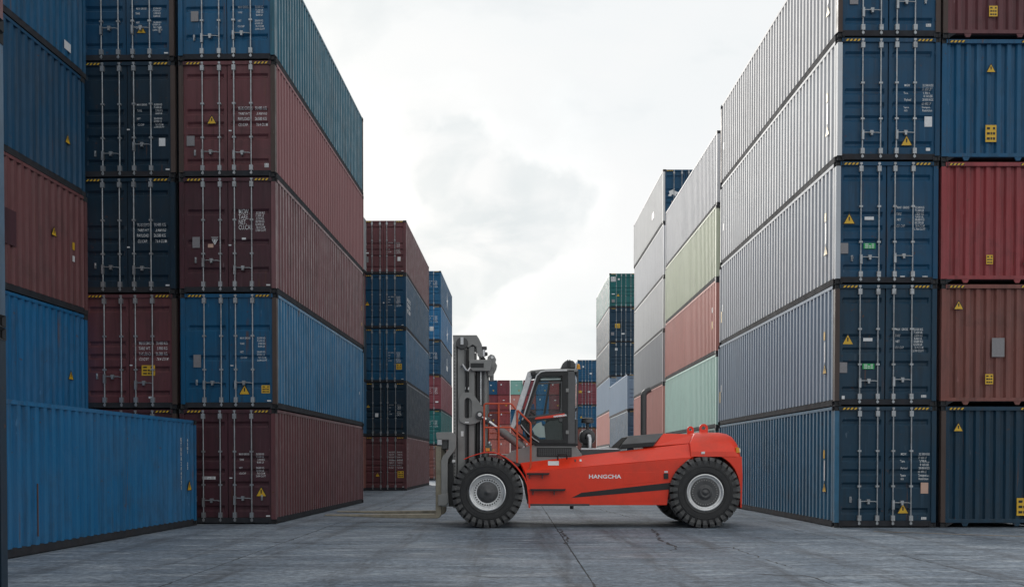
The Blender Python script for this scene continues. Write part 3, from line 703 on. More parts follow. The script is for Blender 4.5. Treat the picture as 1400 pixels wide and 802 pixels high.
def glass():
    m = bpy.data.materials.new('cab_glass'); n, l, b = nodes_of(m)
    b.inputs['Base Color'].default_value = (.86, .90, .89, 1); b.inputs['Roughness'].default_value = .015; b.inputs['IOR'].default_value = 1.45
    tr = n.new('ShaderNodeBsdfTransparent'); tr.inputs[0].default_value = (.88, .92, .91, 1)
    gl = n.new('ShaderNodeBsdfGlossy'); gl.inputs['Roughness'].default_value = .02
    fr = n.new('ShaderNodeFresnel'); fr.inputs[0].default_value = 1.22
    mx = n.new('ShaderNodeMixShader'); l.new(fr.outputs[0], mx.inputs[0]); l.new(tr.outputs[0], mx.inputs[1]); l.new(gl.outputs[0], mx.inputs[2])
    l.new(mx.outputs[0], n['Material Output'].inputs['Surface']); return m
M_GLASS = glass()
M_MATTE = plain('matte_black', (.014, .014, .015), .95, var=.3, grain=0); M_MATTE.node_tree.nodes['Principled BSDF'].inputs['Specular IOR Level'].default_value = .05

# --- wheels
WR = .842
def wheel_meshes():
    ty = MB()      # outer face at y = 0, width .46, profile from the bead round the tread and back
    prof = [(.43, .035), (.455, .012), (.475, .002), (.495, .0), (.505, .012), (.56, .008), (.60, .010), (.607, .001), (.632, .002), (.640, .012), (.70, .020), (.755, .035), (.765, .07), (.768, .23), (.765, .39), (.755, .425), (.62, .456), (.43, .43)]
    ty.lathe(prof, (0, 0, 0), n=64)
    tr = MB(); N = 30
    for i in range(N):
        for half in (0, 1):
            q = 2 * math.pi * (i + .5 * half) / N; w = 2 * math.pi / N * .365
            # a lug: wraps over the shoulder and leans towards the middle of the tread
            rows = [(.655, .008, -.10, .70), (.76, -.004, -.03, .92), (WR - .006, .022, .0, 1.0), (WR, .10, .12, 1.0), (WR, .225, .42, .9)]
            V = []
            for r, h, lean, k in rows:
                hh = h if not half else .46 - h
                for s in (-1, 1):
                    a = q + s * w * k + lean * 2 * math.pi / N
                    V.append((r * math.cos(a), hh, r * math.sin(a)))
            for r, h, lean, k in rows:
                hh = (h + .03) if not half else .46 - h - .03; r2 = min(r, .755)
                for s in (-1, 1):
                    a = q + s * w * k + lean * 2 * math.pi / N
                    V.append((r2 * math.cos(a), hh, r2 * math.sin(a)))
            n = len(rows); fs = []
            for j in range(n - 1):
                fs += [(2 * j, 2 * j + 1, 2 * j + 3, 2 * j + 2), (2 * j, 2 * j + 2, 2 * n + 2 * j + 2, 2 * n + 2 * j), (2 * j + 1, 2 * n + 2 * j + 1, 2 * n + 2 * j + 3, 2 * j + 3)]
            fs += [(0, 2 * n, 2 * n + 1, 1), (2 * n - 2, 2 * n - 1, 4 * n - 1, 4 * n - 2)]
            tr.add(V, fs)
    ri = MB(); ri.lathe([(.445, .05), (.435, .012), (.415, .004), (.395, .016), (.375, .045), (.352, .050), (.335, .072), (.25, .080), (.24, .12), (.24, .40)], (0, 0, 0), n=56)
    return ty.mesh('tyre', [M_RUB], smooth=True), tr.mesh('tread', [M_TREAD]), ri.mesh('rim', [M_RIM], smooth=True)
TY, TR, RI = wheel_meshes()
for o_ in (TY, RI): o_.set_sharp_from_angle(angle=R(40))
def hub_mesh(front):
    mb = MB()
    if front: mb.lathe([(.255, .082), (.25, .070), (.22, .066), (.205, .06), (.20, .05), (.185, .038), (.12, .045), (.09, .03), (.03, .026), (.028, .014), (0, .014)], (0, 0, 0), n=40)
    else: mb.lathe([(.338, .064), (.30, .058), (.20, .07), (.16, .075), (.14, .02), (.12, .0), (.10, -.005), (.095, .01), (.06, .01), (.055, -.01), (0, -.012)], (0, 0, 0), n=40)
    return mb.mesh('hub', [M_HUB], smooth=True)
def nuts_mesh(front):
    mb = MB(); r = .297 if front else .29; n = 32
    for i in range(n):
        a = 2 * math.pi * i / n; c = (r * math.cos(a), .03, r * math.sin(a))
        mb.tube([(c[0], .085, c[2]), (c[0], .046, c[2])], .019 if front else .015, 6)
    return mb.mesh('nuts', [M_DGREY if front else M_MAST])
def wheel(px, near, front):
    y = -1.45 if near else 1.45
    o = bpy.data.objects.new('wheel', None); COL.objects.link(o); o.parent = truck
    o.location = (fx(px, -1.45), y, WR); o.rotation_euler = (0, random.uniform(0, 1), 0 if near else math.pi)
    if not near: o.rotation_euler = (0, .4, math.pi)
    link('tyre', TY, o); link('tread', TR, o); link('rim', RI, o); link('hub', cached(('hub', front), lambda: hub_mesh(front)), o)
    link('wheel_nuts', cached(('nut', front), lambda: nuts_mesh(front)), o)['kind'] = 'stuff'
for px, fr in ((666.3, True), (964.5, False)):
    wheel(px, True, fr); wheel(px, False, fr)
part('front_axle', MB().tube([(fx(666.3, -1.45), -1.0, WR), (fx(666.3, -1.45), 1.0, WR)], .22, 16), M_DGREY)
part('rear_axle', MB().tube([(fx(964.5, -1.45), -1.0, WR), (fx(964.5, -1.45), 1.0, WR)], .18, 16), M_DGREY)

# --- body
YS, YB = -1.30, -.95                                         # side plate plane, inner edge of the sloping shoulder
ARCH = [(946, 625), (938, 630), (930, 638), (924, 648), (918, 659), (915, 669), (912, 690)]
side = [(723, 690), (722, 668), (718, 645), (860, 633)] + ARCH
for s in (1, -1):
    y0 = YS * s
    part('side_plate', MB().prism(pts(side, YS), y0, y0 + .05 * s), M_RED, bev=.008)
    # sloping shoulder between the side plate and the deck
    low = [(718, 644.6), (760, 640.9), (800, 637.4), (860, 632.1), (948, 624.4)]; top = [(711, 631.5), (760, 626.1), (800, 621.6), (860, 615), (941, 606)]
    V = [(fx(a, YS), y0, fz(b, YS)) for a, b in low] + [(fx(a, YB), YB * s, fz(b, YB)) for a, b in top]
    V += [(x, y + .04 * s, z - .05) for x, y, z in V]; n = 5
    fs = []
    for i in range(n - 1):
        fs += [(i, i + 1, n + i + 1, n + i), (2 * n + i, 3 * n + i, 3 * n + i + 1, 2 * n + i + 1), (i, 2 * n + i, 2 * n + i + 1, i + 1), (n + i, n + i + 1, 3 * n + i + 1, 3 * n + i)]
    fs += [(0, n, 3 * n, 2 * n), (n - 1, 3 * n - 1, 4 * n - 1, 2 * n - 1)]
    part('shoulder_panel', MB().add(V, fs), M_RED, bev=.006)
    # upper red shoulder beside the hood
    q = [(893, 609.5), (941.5, 605.5), (949.5, 593), (907, 592)]; yy = [-.95, -.95, -.70, -.70]
    V = [(fx(a, y), y * s, fz(b, y)) for (a, b), y in zip(q, yy)]; V += [(x, y + .05 * s, z - .04) for x, y, z in V]
    part('hood_shoulder', MB().add(V, [(0, 1, 2, 3), (7, 6, 5, 4), (0, 4, 5, 1), (1, 5, 6, 2), (2, 6, 7, 3), (3, 7, 4, 0)]), M_RED, bev=.006)
def dr(px): return (px - 700) / F
part('chassis', MB().prism(pts([(726, 688), (722, 650), (800, 645), (905, 638), (925, 650), (910, 688)], YS), -1.2, 1.2), M_DGREY)
part('front_bulkhead', MB().prism(pts([(704, 640), (722, 628), (726, 632), (726, 686), (721, 686), (716, 660)], YB), -.93, .93), M_DGREY)
part('deck', MB().prism(pts([(712, 632), (800, 621.2), (893, 611.5), (893, 616), (800, 627), (714, 640)], YB), -.95, .95), M_DGREY)
# black flash, maker's name, service panel
part('flash_stripe', MB().prism(pts([(781.5, 680), (795, 673), (850, 666.6), (917.5, 659), (915.4, 668.6), (850, 674.3)], YS), YS - .004, YS), M_BLACK)
M_LOGO = plain('logo_white', (.90, .90, .90), .4, var=0., grain=0)
me = text_mesh('HANGCHA', .128, M_LOGO, 'LEFT', .003, 1.24, 1.0)
nm = link('maker_lettering', me, truck, loc=(fx(804.8, YS), YS - .004, fz(653.4, YS)))
wd = max(v.co.x for v in me.vertices); nm.scale.x = (fx(849.3, YS) - fx(804.8, YS)) / wd
part('service_panel', MB().prism(pts([(852, 645), (896, 645), (896, 658), (852, 662.5)], YS), YS - .006, YS), M_RED, bev=.003)
part('service_panel', MB().prism(pts([(852, 675.8), (896, 671.8), (896, 684), (852, 684)], YS), YS - .006, YS), M_RED, bev=.003)
part('latch', MB().prism(pts([(907.4, 646.5), (913.6, 646.5), (913.6, 654), (907.4, 654)], YS), YS - .03, YS), M_BLACK, bev=.006)
part('latch_sticker', MB().prism(pts([(908.3, 643.3), (913, 643.3), (913, 645.7), (908.3, 645.7)], YS), YS - .004, YS), M_WHITE)
# counterweight: rounded block lofted through level outlines
cwm = MB(); NC = 26
def outline(px0, px1, hw, ypl, rad, py):
    x0, x1, z = fx(px0, ypl), fx(px1, ypl), fz(py, ypl); o = [(x0, -hw, z)]
    for k in range(7):
        a = -math.pi / 2 + k / 6 * math.pi / 2; o.append((x1 - rad + rad * math.cos(a), -hw + rad + rad * math.sin(a), z))
    for k in range(7):
        a = k / 6 * math.pi / 2; o.append((x1 - rad + rad * math.cos(a), hw - rad + rad * math.sin(a), z))
    return o + [(x0, hw, z)]
LV = [outline(944, 1014.4, 1.30, -1.3, .16, 624), outline(944.5, 1013.2, 1.285, -1.285, .17, 617), outline(943.5, 1009.5, 1.16, -1.16, .20, 606), outline(947, 1003.5, .96, -.96, .24, 597.0), outline(949.5, 996, .78, -.78, .26, 592.6), outline(953, 986, .62, -.62, .24, 590.8)]
n = len(LV[0]); V = [p for L_ in LV for p in L_]
fs = [(i * n + k, i * n + (k + 1) % n, (i + 1) * n + (k + 1) % n, (i + 1) * n + k) for i in range(len(LV) - 1) for k in range(n)]
fs += [tuple(range(n)), tuple(range((len(LV) - 1) * n, len(LV) * n))]
cw = part('counterweight', cwm.add(V, fs), M_RED); shade_auto(cw, 24); bevel(cw, .008)
RARCH = [(946, 625), (956, 621.6), (967, 620.4), (978, 621.6), (988, 625.2), (998, 632), (1005, 641), (1009.5, 651), (1011.8, 662), (1012.3, 690)]
part('rear_skirt', MB().prism(pts([(985, 623.5), (1014.4, 623.8), (1015.6, 650), (1014.6, 694), (1012.4, 694), (1011.6, 662), (1009.2, 651), (1004.8, 641), (998, 632.4), (991, 626.8)], YS), -1.29, 1.29), M_RED, bev=.01)
part('counterweight_core', MB().prism(pts([(925, 690), (925, 620), (1008, 620), (1011, 690)], YS), -.78, .78), M_DGREY)
lin = pts([(946, 622)] + [(x, y - 1.2) for x, y in RARCH[1:6]], YS); lin2 = pts([(946, 624.5)] + RARCH[1:6], YS)
part('wheel_arch_liner', MB().prism(lin + lin2[::-1], -1.27, -.75), M_BLACK)
for px, py, r, yy in ((943.6, 586.8, .085, .35), (961.6, 584.8, .105, -.45)):
    x, z = fx(px, yy), fz(py, yy); mb = MB(); prof = []
    ou = [(x - r * .95, z - r * 1.35)] + [(x + r * math.cos(a), z + r * math.sin(a)) for a in [math.pi - k * math.pi / 10 for k in range(11)]] + [(x + r * .95, z - r * 1.35)]
    inn = [(x - r * .4, z - r * .35)] + [(x + r * .45 * math.cos(a), z + r * .45 * math.sin(a)) for a in [math.pi - k * math.pi / 10 for k in range(11)]] + [(x + r * .4, z - r * .35)]
    part('lifting_eye', mb.ring(ou, inn, yy - .035, yy + .035), M_RED, bev=.008)
part('tail_lamp', MB().prism(pts([(1006.2, 611), (1010.6, 611.5), (1011.6, 618.5), (1006.4, 618.5)], -1.28), -1.285, -1.15), [M_AMB], bev=.006)
part('tail_lamp', MB().prism(pts([(1008.4, 612), (1012.4, 612.5), (1013, 617.8), (1008.6, 617.8)], -1.28), -1.262, -1.10), [M_WPNL], bev=.006)
part('side_reflector', MB().prism(pts([(958.6, 617), (963.6, 616.8), (963.6, 620), (958.6, 620.2)], -1.3), -1.315, -1.25), M_WPNL, bev=.004)
# hood and exhaust
hz = [(-.95, [(845.5, 613.6), (893, 609.6)]), (-.93, [(850, 606.6), (897, 603.2)]), (-.68, [(860, 595.6), (907.5, 591.6)])]
V = []
for y, q in hz: V += [(fx(a, y), y, fz(b, y)) for a, b in q]
for y, q in reversed(hz): V += [(fx(a, y), -y, fz(b, y)) for a, b in q]
k = 6; fs = [(2 * i, 2 * i + 1, 2 * i + 3, 2 * i + 2) for i in range(k - 1)] + [tuple(2 * i for i in range(k)), tuple(2 * i + 1 for i in range(k)), (0, 1, 11, 10)]
part('hood', MB().add(V, fs), M_HOOD, bev=.012)
V = [(fx(a, y) - .008, y * k_, fz(b, y)) for k_ in (1, -1) for y, (a, b) in ((-.93, (845.5, 613)), (-.91, (850, 606.8)), (-.68, (859.8, 596.2)))]
V += [(x - .012, y, z) for x, y, z in V]
part('hood_front', MB().add(V, [(0, 1, 4, 3), (1, 2, 5, 4), (6, 9, 10, 7), (7, 10, 11, 8), (0, 6, 7, 1), (1, 7, 8, 2), (3, 4, 10, 9), (4, 5, 11, 10), (2, 8, 11, 5), (0, 3, 9, 6)]), M_MATTE)
part('hood_vent', MB().prism(pts([(846.5, 613.2), (851, 607.2), (895.4, 604), (892.6, 609)], -.955), -.97, -.94), M_BLACK)
ex = fx(879.6, .1)
o = part('exhaust_pipe', MB().tube([(ex, .1, fz(596, .1)), (ex, .1, fz(541, .1)), (ex + .02, .1, fz(537.5, .1)), (ex + .07, .1, fz(534.6, .1)), (ex + .17, .1, fz(532, .1))], [.076, .076, .076, .074, .072], 16), M_DGREY, smooth=True)
# cab plinth, grille, side deck and its trim
part('cab_plinth', MB().prism(pts([(690, 624), (700, 616), (727, 608.2), (787, 609), (795.5, 620.5), (795.5, 624), (712, 634), (700, 630)], YB - .02), YB - .02, .8), M_MAST, bev=.012)
part('grille_frame', MB().prism(pts([(734, 611.6), (781.5, 611.6), (781.5, 624), (734, 624)], YB - .03), YB - .035, YB), M_BLACK)
gm = MB()
for i in range(15):
    x = fx(737 + i * 3, YB); gm.box(x - .012, x + .012, YB - .045, YB - .03, fz(622.6, YB), fz(613, YB))
for i in range(4):
    z = fz(614.4 + i * 2.4, YB); gm.box(fx(736, YB), fx(780, YB), YB - .047, YB - .034, z - .007, z + .007)
part('grille_mesh', gm, M_DGREY)
part('deck_trim', MB().prism(pts([(794, 612), (847, 612.6), (847, 614.4), (794, 614.6)], -.9), -.92, -.8), M_SILV, bev=.006)
part('deck_skirt', MB().prism(pts([(794, 614.6), (847, 614.4), (847, 617), (795, 622)], -.9), -.9, -.5), M_DGREY)
h0, h1 = fx(762.5, -1.15), fx(775, -1.15)
part('grab_handle', MB().tube([(h0, -1.12, fz(628, -1.15)), (h0, -1.2, fz(622.5, -1.15)), (h0 + .03, -1.2, fz(620.8, -1.15)), (h1 - .03, -1.2, fz(620.4, -1.15)), (h1, -1.2, fz(622.5, -1.15)), (h1, -1.12, fz(627, -1.15))], .017, 8), M_BLACK, smooth=True)
def shoulder_plate(name, px0, px1, py0, py1, mat):
    def P3(px, py):
        zl = 644.6 + (px - 718) / (948 - 718) * (624.4 - 644.6); zt = 631.5 + (px - 711) / (941 - 711) * (606 - 631.5)
        t = (zl - py) / (zl - zt); y = YS + (YB - YS) * t
        return Vector((fx(px, y), y - .01, fz(py, y) + .008))
    V = [P3(px0, py1), P3(px1, py1), P3(px1, py0), P3(px0, py0)]; V += [v + Vector((0, .02, -.012)) for v in V]
    part(name, MB().add(V, [(0, 1, 2, 3), (7, 6, 5, 4), (0, 4, 5, 1), (1, 5, 6, 2), (2, 6, 7, 3), (3, 7, 4, 0)]), mat)
shoulder_plate('data_plate', 749.2, 764, 630.2, 636, M_WPNL)
shoulder_plate('shoulder_button', 785.5, 787.3, 628, 631, M_DGREY); shoulder_plate('shoulder_button', 792.4, 795, 628, 630.6, M_WPNL)
# steps
for q, (a, b, py) in enumerate(((720.5, 751.5, 647), (725, 773.5, 669))):
    st = part('step', MB().prism(pts([(a, py - 1), (b, py - 1), (b - 1.5, py + 1.6), (a, py + 1.6)], YS - .12), YS - .15, YS + .02), M_BLACK)
    for x in (a + 3, a + (b - a) * .66):
        link('step_bracket', MB().prism(pts([(x, py + 1.2), (x + 1.6, py + 1.2), (x + 1, py + 7), (x, py + 7)], YS), YS - .05, YS).mesh('bracket', [M_DGREY]), st)
part('sill_lip', MB().prism(pts([(725, 688.2), (806, 688.2), (806, 691), (725, 691)], YS), YS - .02, YS + .03), M_DGREY)
part('drain_plug', MB().lathe([(.0, -.07), (.04, -.07), (.05, 0)], (fx(782, YS), YS + .08, fz(691.5, YS)), 'z', 12), M_BLACK)
# front mudguard
fen = [(634, 627), (642, 623.2), (652, 620), (660, 618), (667, 617.2), (676, 617.6), (685, 620.6), (693, 625), (700, 630.2), (707, 637), (713.5, 645.4), (718.5, 653.5), (721.8, 662), (724, 676), (725, 694)]
fin = [(634.6, 628), (642.4, 624.3), (652.3, 621.2), (660.2, 619.2), (667, 618.6), (675.6, 619), (684.2, 622.2), (692.2, 626.6), (698.9, 631.8), (705.6, 638.4), (712, 646.6), (716.8, 654.5), (720, 662.8), (722, 676.5), (722.8, 694)]
for s in (1, -1):
    part('mudguard', MB().prism(pts(fen + fin[::-1], -1.42), -1.42 * s, -.95 * s), M_RED, bev=.004)
part('platform_underside', MB().prism(pts([(684, 621.5), (712, 633), (717, 652), (704, 646), (694, 634)], YB), -.93, .93), M_DGREY)
# --- hand rails round the platform
RAILS = []
def rail(pxs, y, r=.024, mat=None):
    part('hand_rail', MB().tube([(fx(a, y), y, fz(b, y)) for a, b in pxs], r, 8), mat or M_RAIL, smooth=True)
yn = -1.22
rail([(662, 620), (662, 555), (662.6, 552.6), (664.5, 551.6), (697, 551.6), (700, 552.8), (705.5, 559.5)], yn, .022)
rail([(681.8, 551.6), (681.8, 619)], yn); rail([(707, 632), (707, 560.2), (707.6, 560.6), (725, 577.8), (725.6, 580), (725.6, 636), (724.5, 640), (718, 644.2)], yn)
rail([(662, 584), (697, 584), (700, 585), (725.6, 608.4)], yn, .021)
rail([(664, 551.8), (664, 551.8 + .01)], yn)
for p in ([(668, 620), (668, 566), (670, 564.2), (697, 564.2)], [(670, 592), (699, 592)]):
    rail(p, .55, .016)
part('switch_box', MB().prism(pts([(662.5, 608.5), (672, 608.5), (672, 616.5), (662.5, 616.5)], -1.1), -1.1, -.9), plain('switch_teal', (.08, .13, .12), .5), bev=.01)
part('switch_label', MB().prism(pts([(664, 612), (669.5, 612), (669.5, 616.2), (664, 616.2)], -1.1), -1.106, -1.1), M_AMB)
part('work_lamp', MB().lathe([(0, 0), (.03, 0), (.045, .05), (.03, .09), (0, .1)], (fx(669, -1.0), -1.0, fz(608.5, -1.0)), 'z', 12), M_SILV, smooth=True)

# --- mast
YM = -.80
def two(name, poly, y0, y1, mat, bev=.006, parent=None):
    for s in (1, -1): part(name, MB().prism(pts(poly, y0), y0 * s, y1 * s), mat, bev=bev)
two('outer_mast_channel', [(619.5, 470), (624, 470), (624, 694), (619.5, 694)], YM, YM + .30, M_MAST)
two('outer_mast_channel', [(626, 474), (638, 474), (638, 694), (626, 694)], YM + .02, YM + .26, M_MAST)
two('inner_mast_channel', [(641, 474), (648.6, 474), (648.6, 690), (641, 690)], YM + .03, YM + .24, M_MAST)
two('mast_web', [(623, 474), (649, 474), (649, 690), (623, 690)], YM + .08, YM + .14, M_DGREY, 0)
two('mast_head_plate', [(619.3, 458.2), (651.8, 458.2), (655, 463), (658.8, 471), (659.2, 489), (653, 486), (651, 474), (646, 471), (641, 475), (620, 472.6)], YM - .01, YM + .12, M_MAST, .01)
part('mast_top_tie', MB().prism(pts([(621, 459), (650, 459), (651, 466), (622, 466)], YM), YM + .12, -YM - .12), M_MAST, bev=.01)
part('mast_lower_tie', MB().prism(pts([(624, 650), (646, 650), (646, 664), (624, 664)], YM), YM + .2, -YM - .2), M_DGREY, bev=.01)
hx_ = MB()                                                    # row of holes along the outer channel
for i in range(44):
    x, z = fx(621.8, YM), fz(476 + i * 4.6, YM); hx_.box(x - .012, x + .012, YM - .004, YM + .002, z - .016, z + .016)
part('channel_holes', hx_, M_DGREY)['kind'] = 'stuff'
for s in (1, -1):
    part('chain_sheave', MB().lathe([(0, -.05), (.05, -.05), (.055, -.035), (.135, -.03), (.145, -.015), (.145, .05), (0, .05)], (fx(632, YM), (YM - .01) * s, fz(469.5, YM)), 'y', 28), M_DGREY, smooth=True)
part('sheave_marking', MB().prism(pts([(629.8, 461.2), (633.8, 461.2), (633.8, 471), (629.8, 471)], YM - .07), YM - .066, YM - .058), M_WHITE)
for s in (1, -1):
    for a, r, mat in ((636.6, .02, M_DGREY), (639.4, .018, M_BLACK)):
        part('lift_chain', MB().tube([(fx(a, YM), (YM + .0) * s, fz(478, YM)), (fx(a + .6, YM), (YM + .0) * s, fz(640, YM))], r, 6), mat)
    for a, w, mat in ((652.8, .052, M_BLACK), (657.2, .03, M_SILV), (660, .036, M_DGREY), (663.8, .052, M_MAST)):
        part('lift_cylinder', MB().tube([(fx(a, YM + .1), (YM + .15) * s, fz(506, YM)), (fx(a, YM + .1), (YM + .15) * s, fz(690, YM))], w, 14), mat, smooth=True)
two('chain_anchor_box', [(641.5, 491.6), (671.5, 491.6), (672.6, 497), (670, 507), (646, 507), (641.5, 502)], YM - .05, YM + .30, M_MAST, .012)
part('anchor_slot', MB().prism(pts([(643.5, 496.4), (661.5, 496.4), (661.5, 502.4), (643.5, 502.4)], YM - .05), YM - .058, YM - .05), M_BLACK, bev=.003)
two('lug_plate', [(666, 492), (667, 487.5), (671, 484.3), (675.5, 485.8), (678.4, 491), (677, 497), (674, 503), (671, 504)], YM + .02, YM + .10, M_MAST, .006)
part('lug_bolt', MB().lathe([(0, -.02), (.035, -.02), (.035, .02), (0, .02)], (fx(673, YM), YM + .01, fz(488.5, YM)), 'y', 12), M_WPNL)
two('cylinder_lug', [(667, 507), (673.5, 503), (673.5, 514), (668, 514)], YM + .05, YM + .2, M_MAST)
part('hydraulic_valve', MB().prism(pts([(656.5, 473.5), (665.5, 473.5), (665.5, 477), (661, 478.5), (661, 481), (666.5, 481.5), (666.5, 485), (661, 486.5), (664, 490.5), (657, 490.5)], YM + .1), YM + .1, YM + .3), M_DGREY, bev=.01)
part('valve_sleeve', MB().tube([(fx(660.8, YM), YM + .06, fz(487, YM)), (fx(660.8, YM), YM + .06, fz(478, YM))], .045, 12), M_SILV, smooth=True)
part('hydraulic_hose', MB().tube([(fx(630, YM - .03), YM - .03, fz(502, YM)), (fx(633, YM - .06), YM - .08, fz(499, YM)), (fx(637, YM - .05), YM - .09, fz(506, YM)), (fx(640, YM - .05), YM - .09, fz(507.5, YM)), (fx(643, YM), YM - .06, fz(503, YM))], .028, 8), M_SILV, smooth=True)
part('hydraulic_hose', MB().tube([(fx(638.5, YM - .03), YM - .05, fz(507, YM)), (fx(639.5, YM), YM - .05, fz(520, YM)), (fx(638, YM), YM - .04, fz(534, YM))], .03, 8), M_BLACK, smooth=True)
part('mast_sticker', MB().prism(pts([(635.8, 529), (641.6, 529), (641.6, 532.6), (635.8, 532.6)], YM - .02), YM - .03, YM - .02), M_WPNL)
part('mast_sticker', MB().prism(pts([(630.2, 589), (633.8, 589), (633.8, 596), (630.2, 596)], YM + .0), YM + .008, YM + .02), M_WPNL)
# tilt bracket and cylinder
YT = YM - .06
ob_ = [(627.6, 545), (629, 540.5), (633, 537.2), (638.6, 536), (644, 537), (649, 541), (660.6, 556.5), (660.6, 566), (656, 576), (650, 578.6), (643, 580), (634, 579), (629, 576), (627.6, 571)]
ib_ = [(635.2, 549), (635.4, 546.5), (636.6, 544.6), (638.6, 543.6), (641, 543.8), (643.4, 545.6), (645.2, 549), (645.2, 560), (645.2, 566), (645.2, 569), (643, 571), (639, 571.5), (636, 571), (635.2, 569)]
for s in (1, -1): part('tilt_bracket', MB().ring(pts(ob_, YT), pts(ib_, YT), YT * s, (YT + .07) * s), M_MAST, bev=.006)
part('bracket_sticker', MB().prism(pts([(635.6, 576.2), (641, 576.2), (641, 577.8), (635.6, 577.8)], YT), YT - .004, YT), M_WPNL)
for s in (1, -1):
    y = (YT - .03) * s
    p = lambda a, b: (fx(a, YT), y, fz(b, YT))
    part('tilt_boss', MB().lathe([(0, -.035), (.06, -.035), (.10, -.03), (.105, .05), (0, .05)], p(656, 567.5), 'y', 20), M_DGREY, smooth=True)
    part('tilt_pin', MB().lathe([(0, -.05), (.045, -.05), (.05, -.03), (0, -.03)], p(656, 566.6), 'y', 14), M_WPNL)
    part('tilt_rod', MB().tube([p(657, 568), p(683, 586.8)], .035, 12), M_CHROME, smooth=True)
    part('tilt_cylinder', MB().tube([p(681, 585.2), p(715, 610.4)], .088, 18), M_MAST, smooth=True)
    part('tilt_collar', MB().tube([p(664.6, 573.6), p(668.6, 576.4)], .085, 14), M_DGREY, smooth=True)
    part('tilt_boss', MB().lathe([(0, -.055), (.06, -.055), (.085, -.05), (.085, .05), (0, .05)], p(714.6, 611), 'y', 20), M_DGREY, smooth=True)
    part('tilt_pin', MB().lathe([(0, -.07), (.045, -.07), (.05, -.05), (0, -.05)], p(714.8, 611), 'y', 14), M_WPNL)
# carriage and forks
YC = -.98
hook = [(596, 591.6), (597.5, 590.6), (617, 590.4), (621, 592), (623.4, 596.5), (623.8, 603), (623.4, 611), (621, 616.5), (616, 622), (612.6, 627.5), (612, 634), (612, 692), (603.2, 692), (603, 629), (605, 623.5), (609.5, 619), (613, 614), (613.6, 600.4), (597, 600.4)]
for s in (1, -1):
    part('carriage_arm', MB().prism(pts(hook, YC), YC * s, (YC + .10) * s), M_MAST, bev=.008)
    part('carriage_block', MB().prism(pts([(597.6, 600.6), (604, 600.6), (604, 608), (597.6, 608)], YC), (YC + .01) * s, (YC + .12) * s), M_SILV if s > 0 else M_MAST, bev=.01)
    part('carriage_clamp', MB().prism(pts([(599, 676), (612.8, 674), (613.4, 686), (609, 690.5), (599, 690.5)], YC), (YC - .04) * s, (YC + .14) * s), M_MAST, bev=.012)
    part('roller_guide', MB().prism(pts([(613, 634), (620, 632), (620, 692), (613, 692)], YC + .1), (YC + .10) * s, (YC + .32) * s), M_BLACK)
    part('carriage_light', MB().prism(pts([(618, 628), (622.2, 628), (622.2, 631.5), (618, 631.5)], YC), (YC + .05) * s, (YC + .1) * s), M_WPNL, bev=.006)
part('carriage_bar', MB().prism(pts([(598, 600.8), (612, 600.8), (612, 613), (598, 613)], YC), YC + .1, -YC - .1), M_DGREY, bev=.01)
part('carriage_bar', MB().prism(pts([(600, 676), (612, 676), (612, 688), (600, 688)], YC), YC + .1, -YC - .1), M_DGREY, bev=.01)
for yc in (-.80, .80):
    yk = -.92; zb = .20 if yc < 0 else .20
    w = .11
    zt = zb + .10
    xs = [fx(598, yk), fx(540, yk), fx(480, yk), fx(443, yk)]
    sh0, sh1 = fx(595.4, yk), fx(603.4, yk)
    prof = [(sh1, fz(609, yk)), (sh0, fz(609, yk)), (sh0, zt + .05), (sh0 - .03, zt + .01), (xs[1], zt), (xs[3], zt - .01), (xs[3], zt - .035), (xs[1], zb + .005), (xs[0] - .02, zb), (sh1 - .05, zb + .02), (sh1, zb + .09)]
    part('fork', MB().prism(prof, yc - w, yc + w), M_FORK, bev=.012)
# --- cab
CY0, CY1 = -1.02, .42
def pillar(name, poly, mat, w=.07, bev=.01):
    for y in (CY0, CY1 - w): part(name, MB().prism(pts(poly, CY0), y, y + w), mat, bev=bev)
part('cab_roof', MB().prism(pts([(722, 508.4), (726, 506.2), (742, 504.6), (775, 503.6), (790, 504.4), (790.6, 508.4), (742, 508.4), (728, 512)], CY0), CY0, CY1), M_MAST, bev=.015)
pillar('windscreen_pillar', [(721.6, 508), (727.5, 509.5), (728, 513), (707.5, 577.5), (702, 587), (699, 584), (698, 582)], M_SILV, .05)
pillar('front_lower_pillar', [(698, 582.5), (703, 586), (712, 592), (734, 606), (728, 606.8), (708, 594.5)], M_BLACK, .06)
door_out = [(733, 512.5), (738, 508), (744, 506.4), (776, 506.4), (776, 540), (776, 606), (736, 606), (726, 597), (712.5, 581.5), (711.6, 576), (713.5, 570), (722, 545)]
door_in = [(737.4, 518.6), (740, 515.6), (744, 514.6), (768.4, 514.2), (768.6, 540), (769.4, 600.6), (739, 600.6), (730.5, 593.5), (718, 579), (717.4, 575.8), (718.8, 570.5), (727, 546)]
for s, y in ((0, CY0 - .02), (1, CY1 - .04)):
    part('door_frame', MB().ring(pts(door_out, CY0), pts(door_in, CY0), y, y + .06), M_BLACK, bev=.008)
part('door_trim', MB().tube([(fx(a, CY0), CY0 - .03, fz(b, CY0)) for a, b in ((714, 574), (725, 540), (733.5, 513.5), (739, 508.6), (746, 507.2), (775, 506.6))], .022, 6), M_SILV, smooth=True)
part('door_trim', MB().tube([(fx(a, CY0), CY0 - .03, fz(b, CY0)) for a, b in ((712, 580), (720, 590), (730, 599.5), (737, 604))], .013, 6), M_SILV, smooth=True)
part('window_divider', MB().prism(pts([(749.6, 523.6), (752.4, 523.6), (746, 565.5), (742.6, 566)], CY0), CY0 - .005, CY0 + .03), M_BLACK)
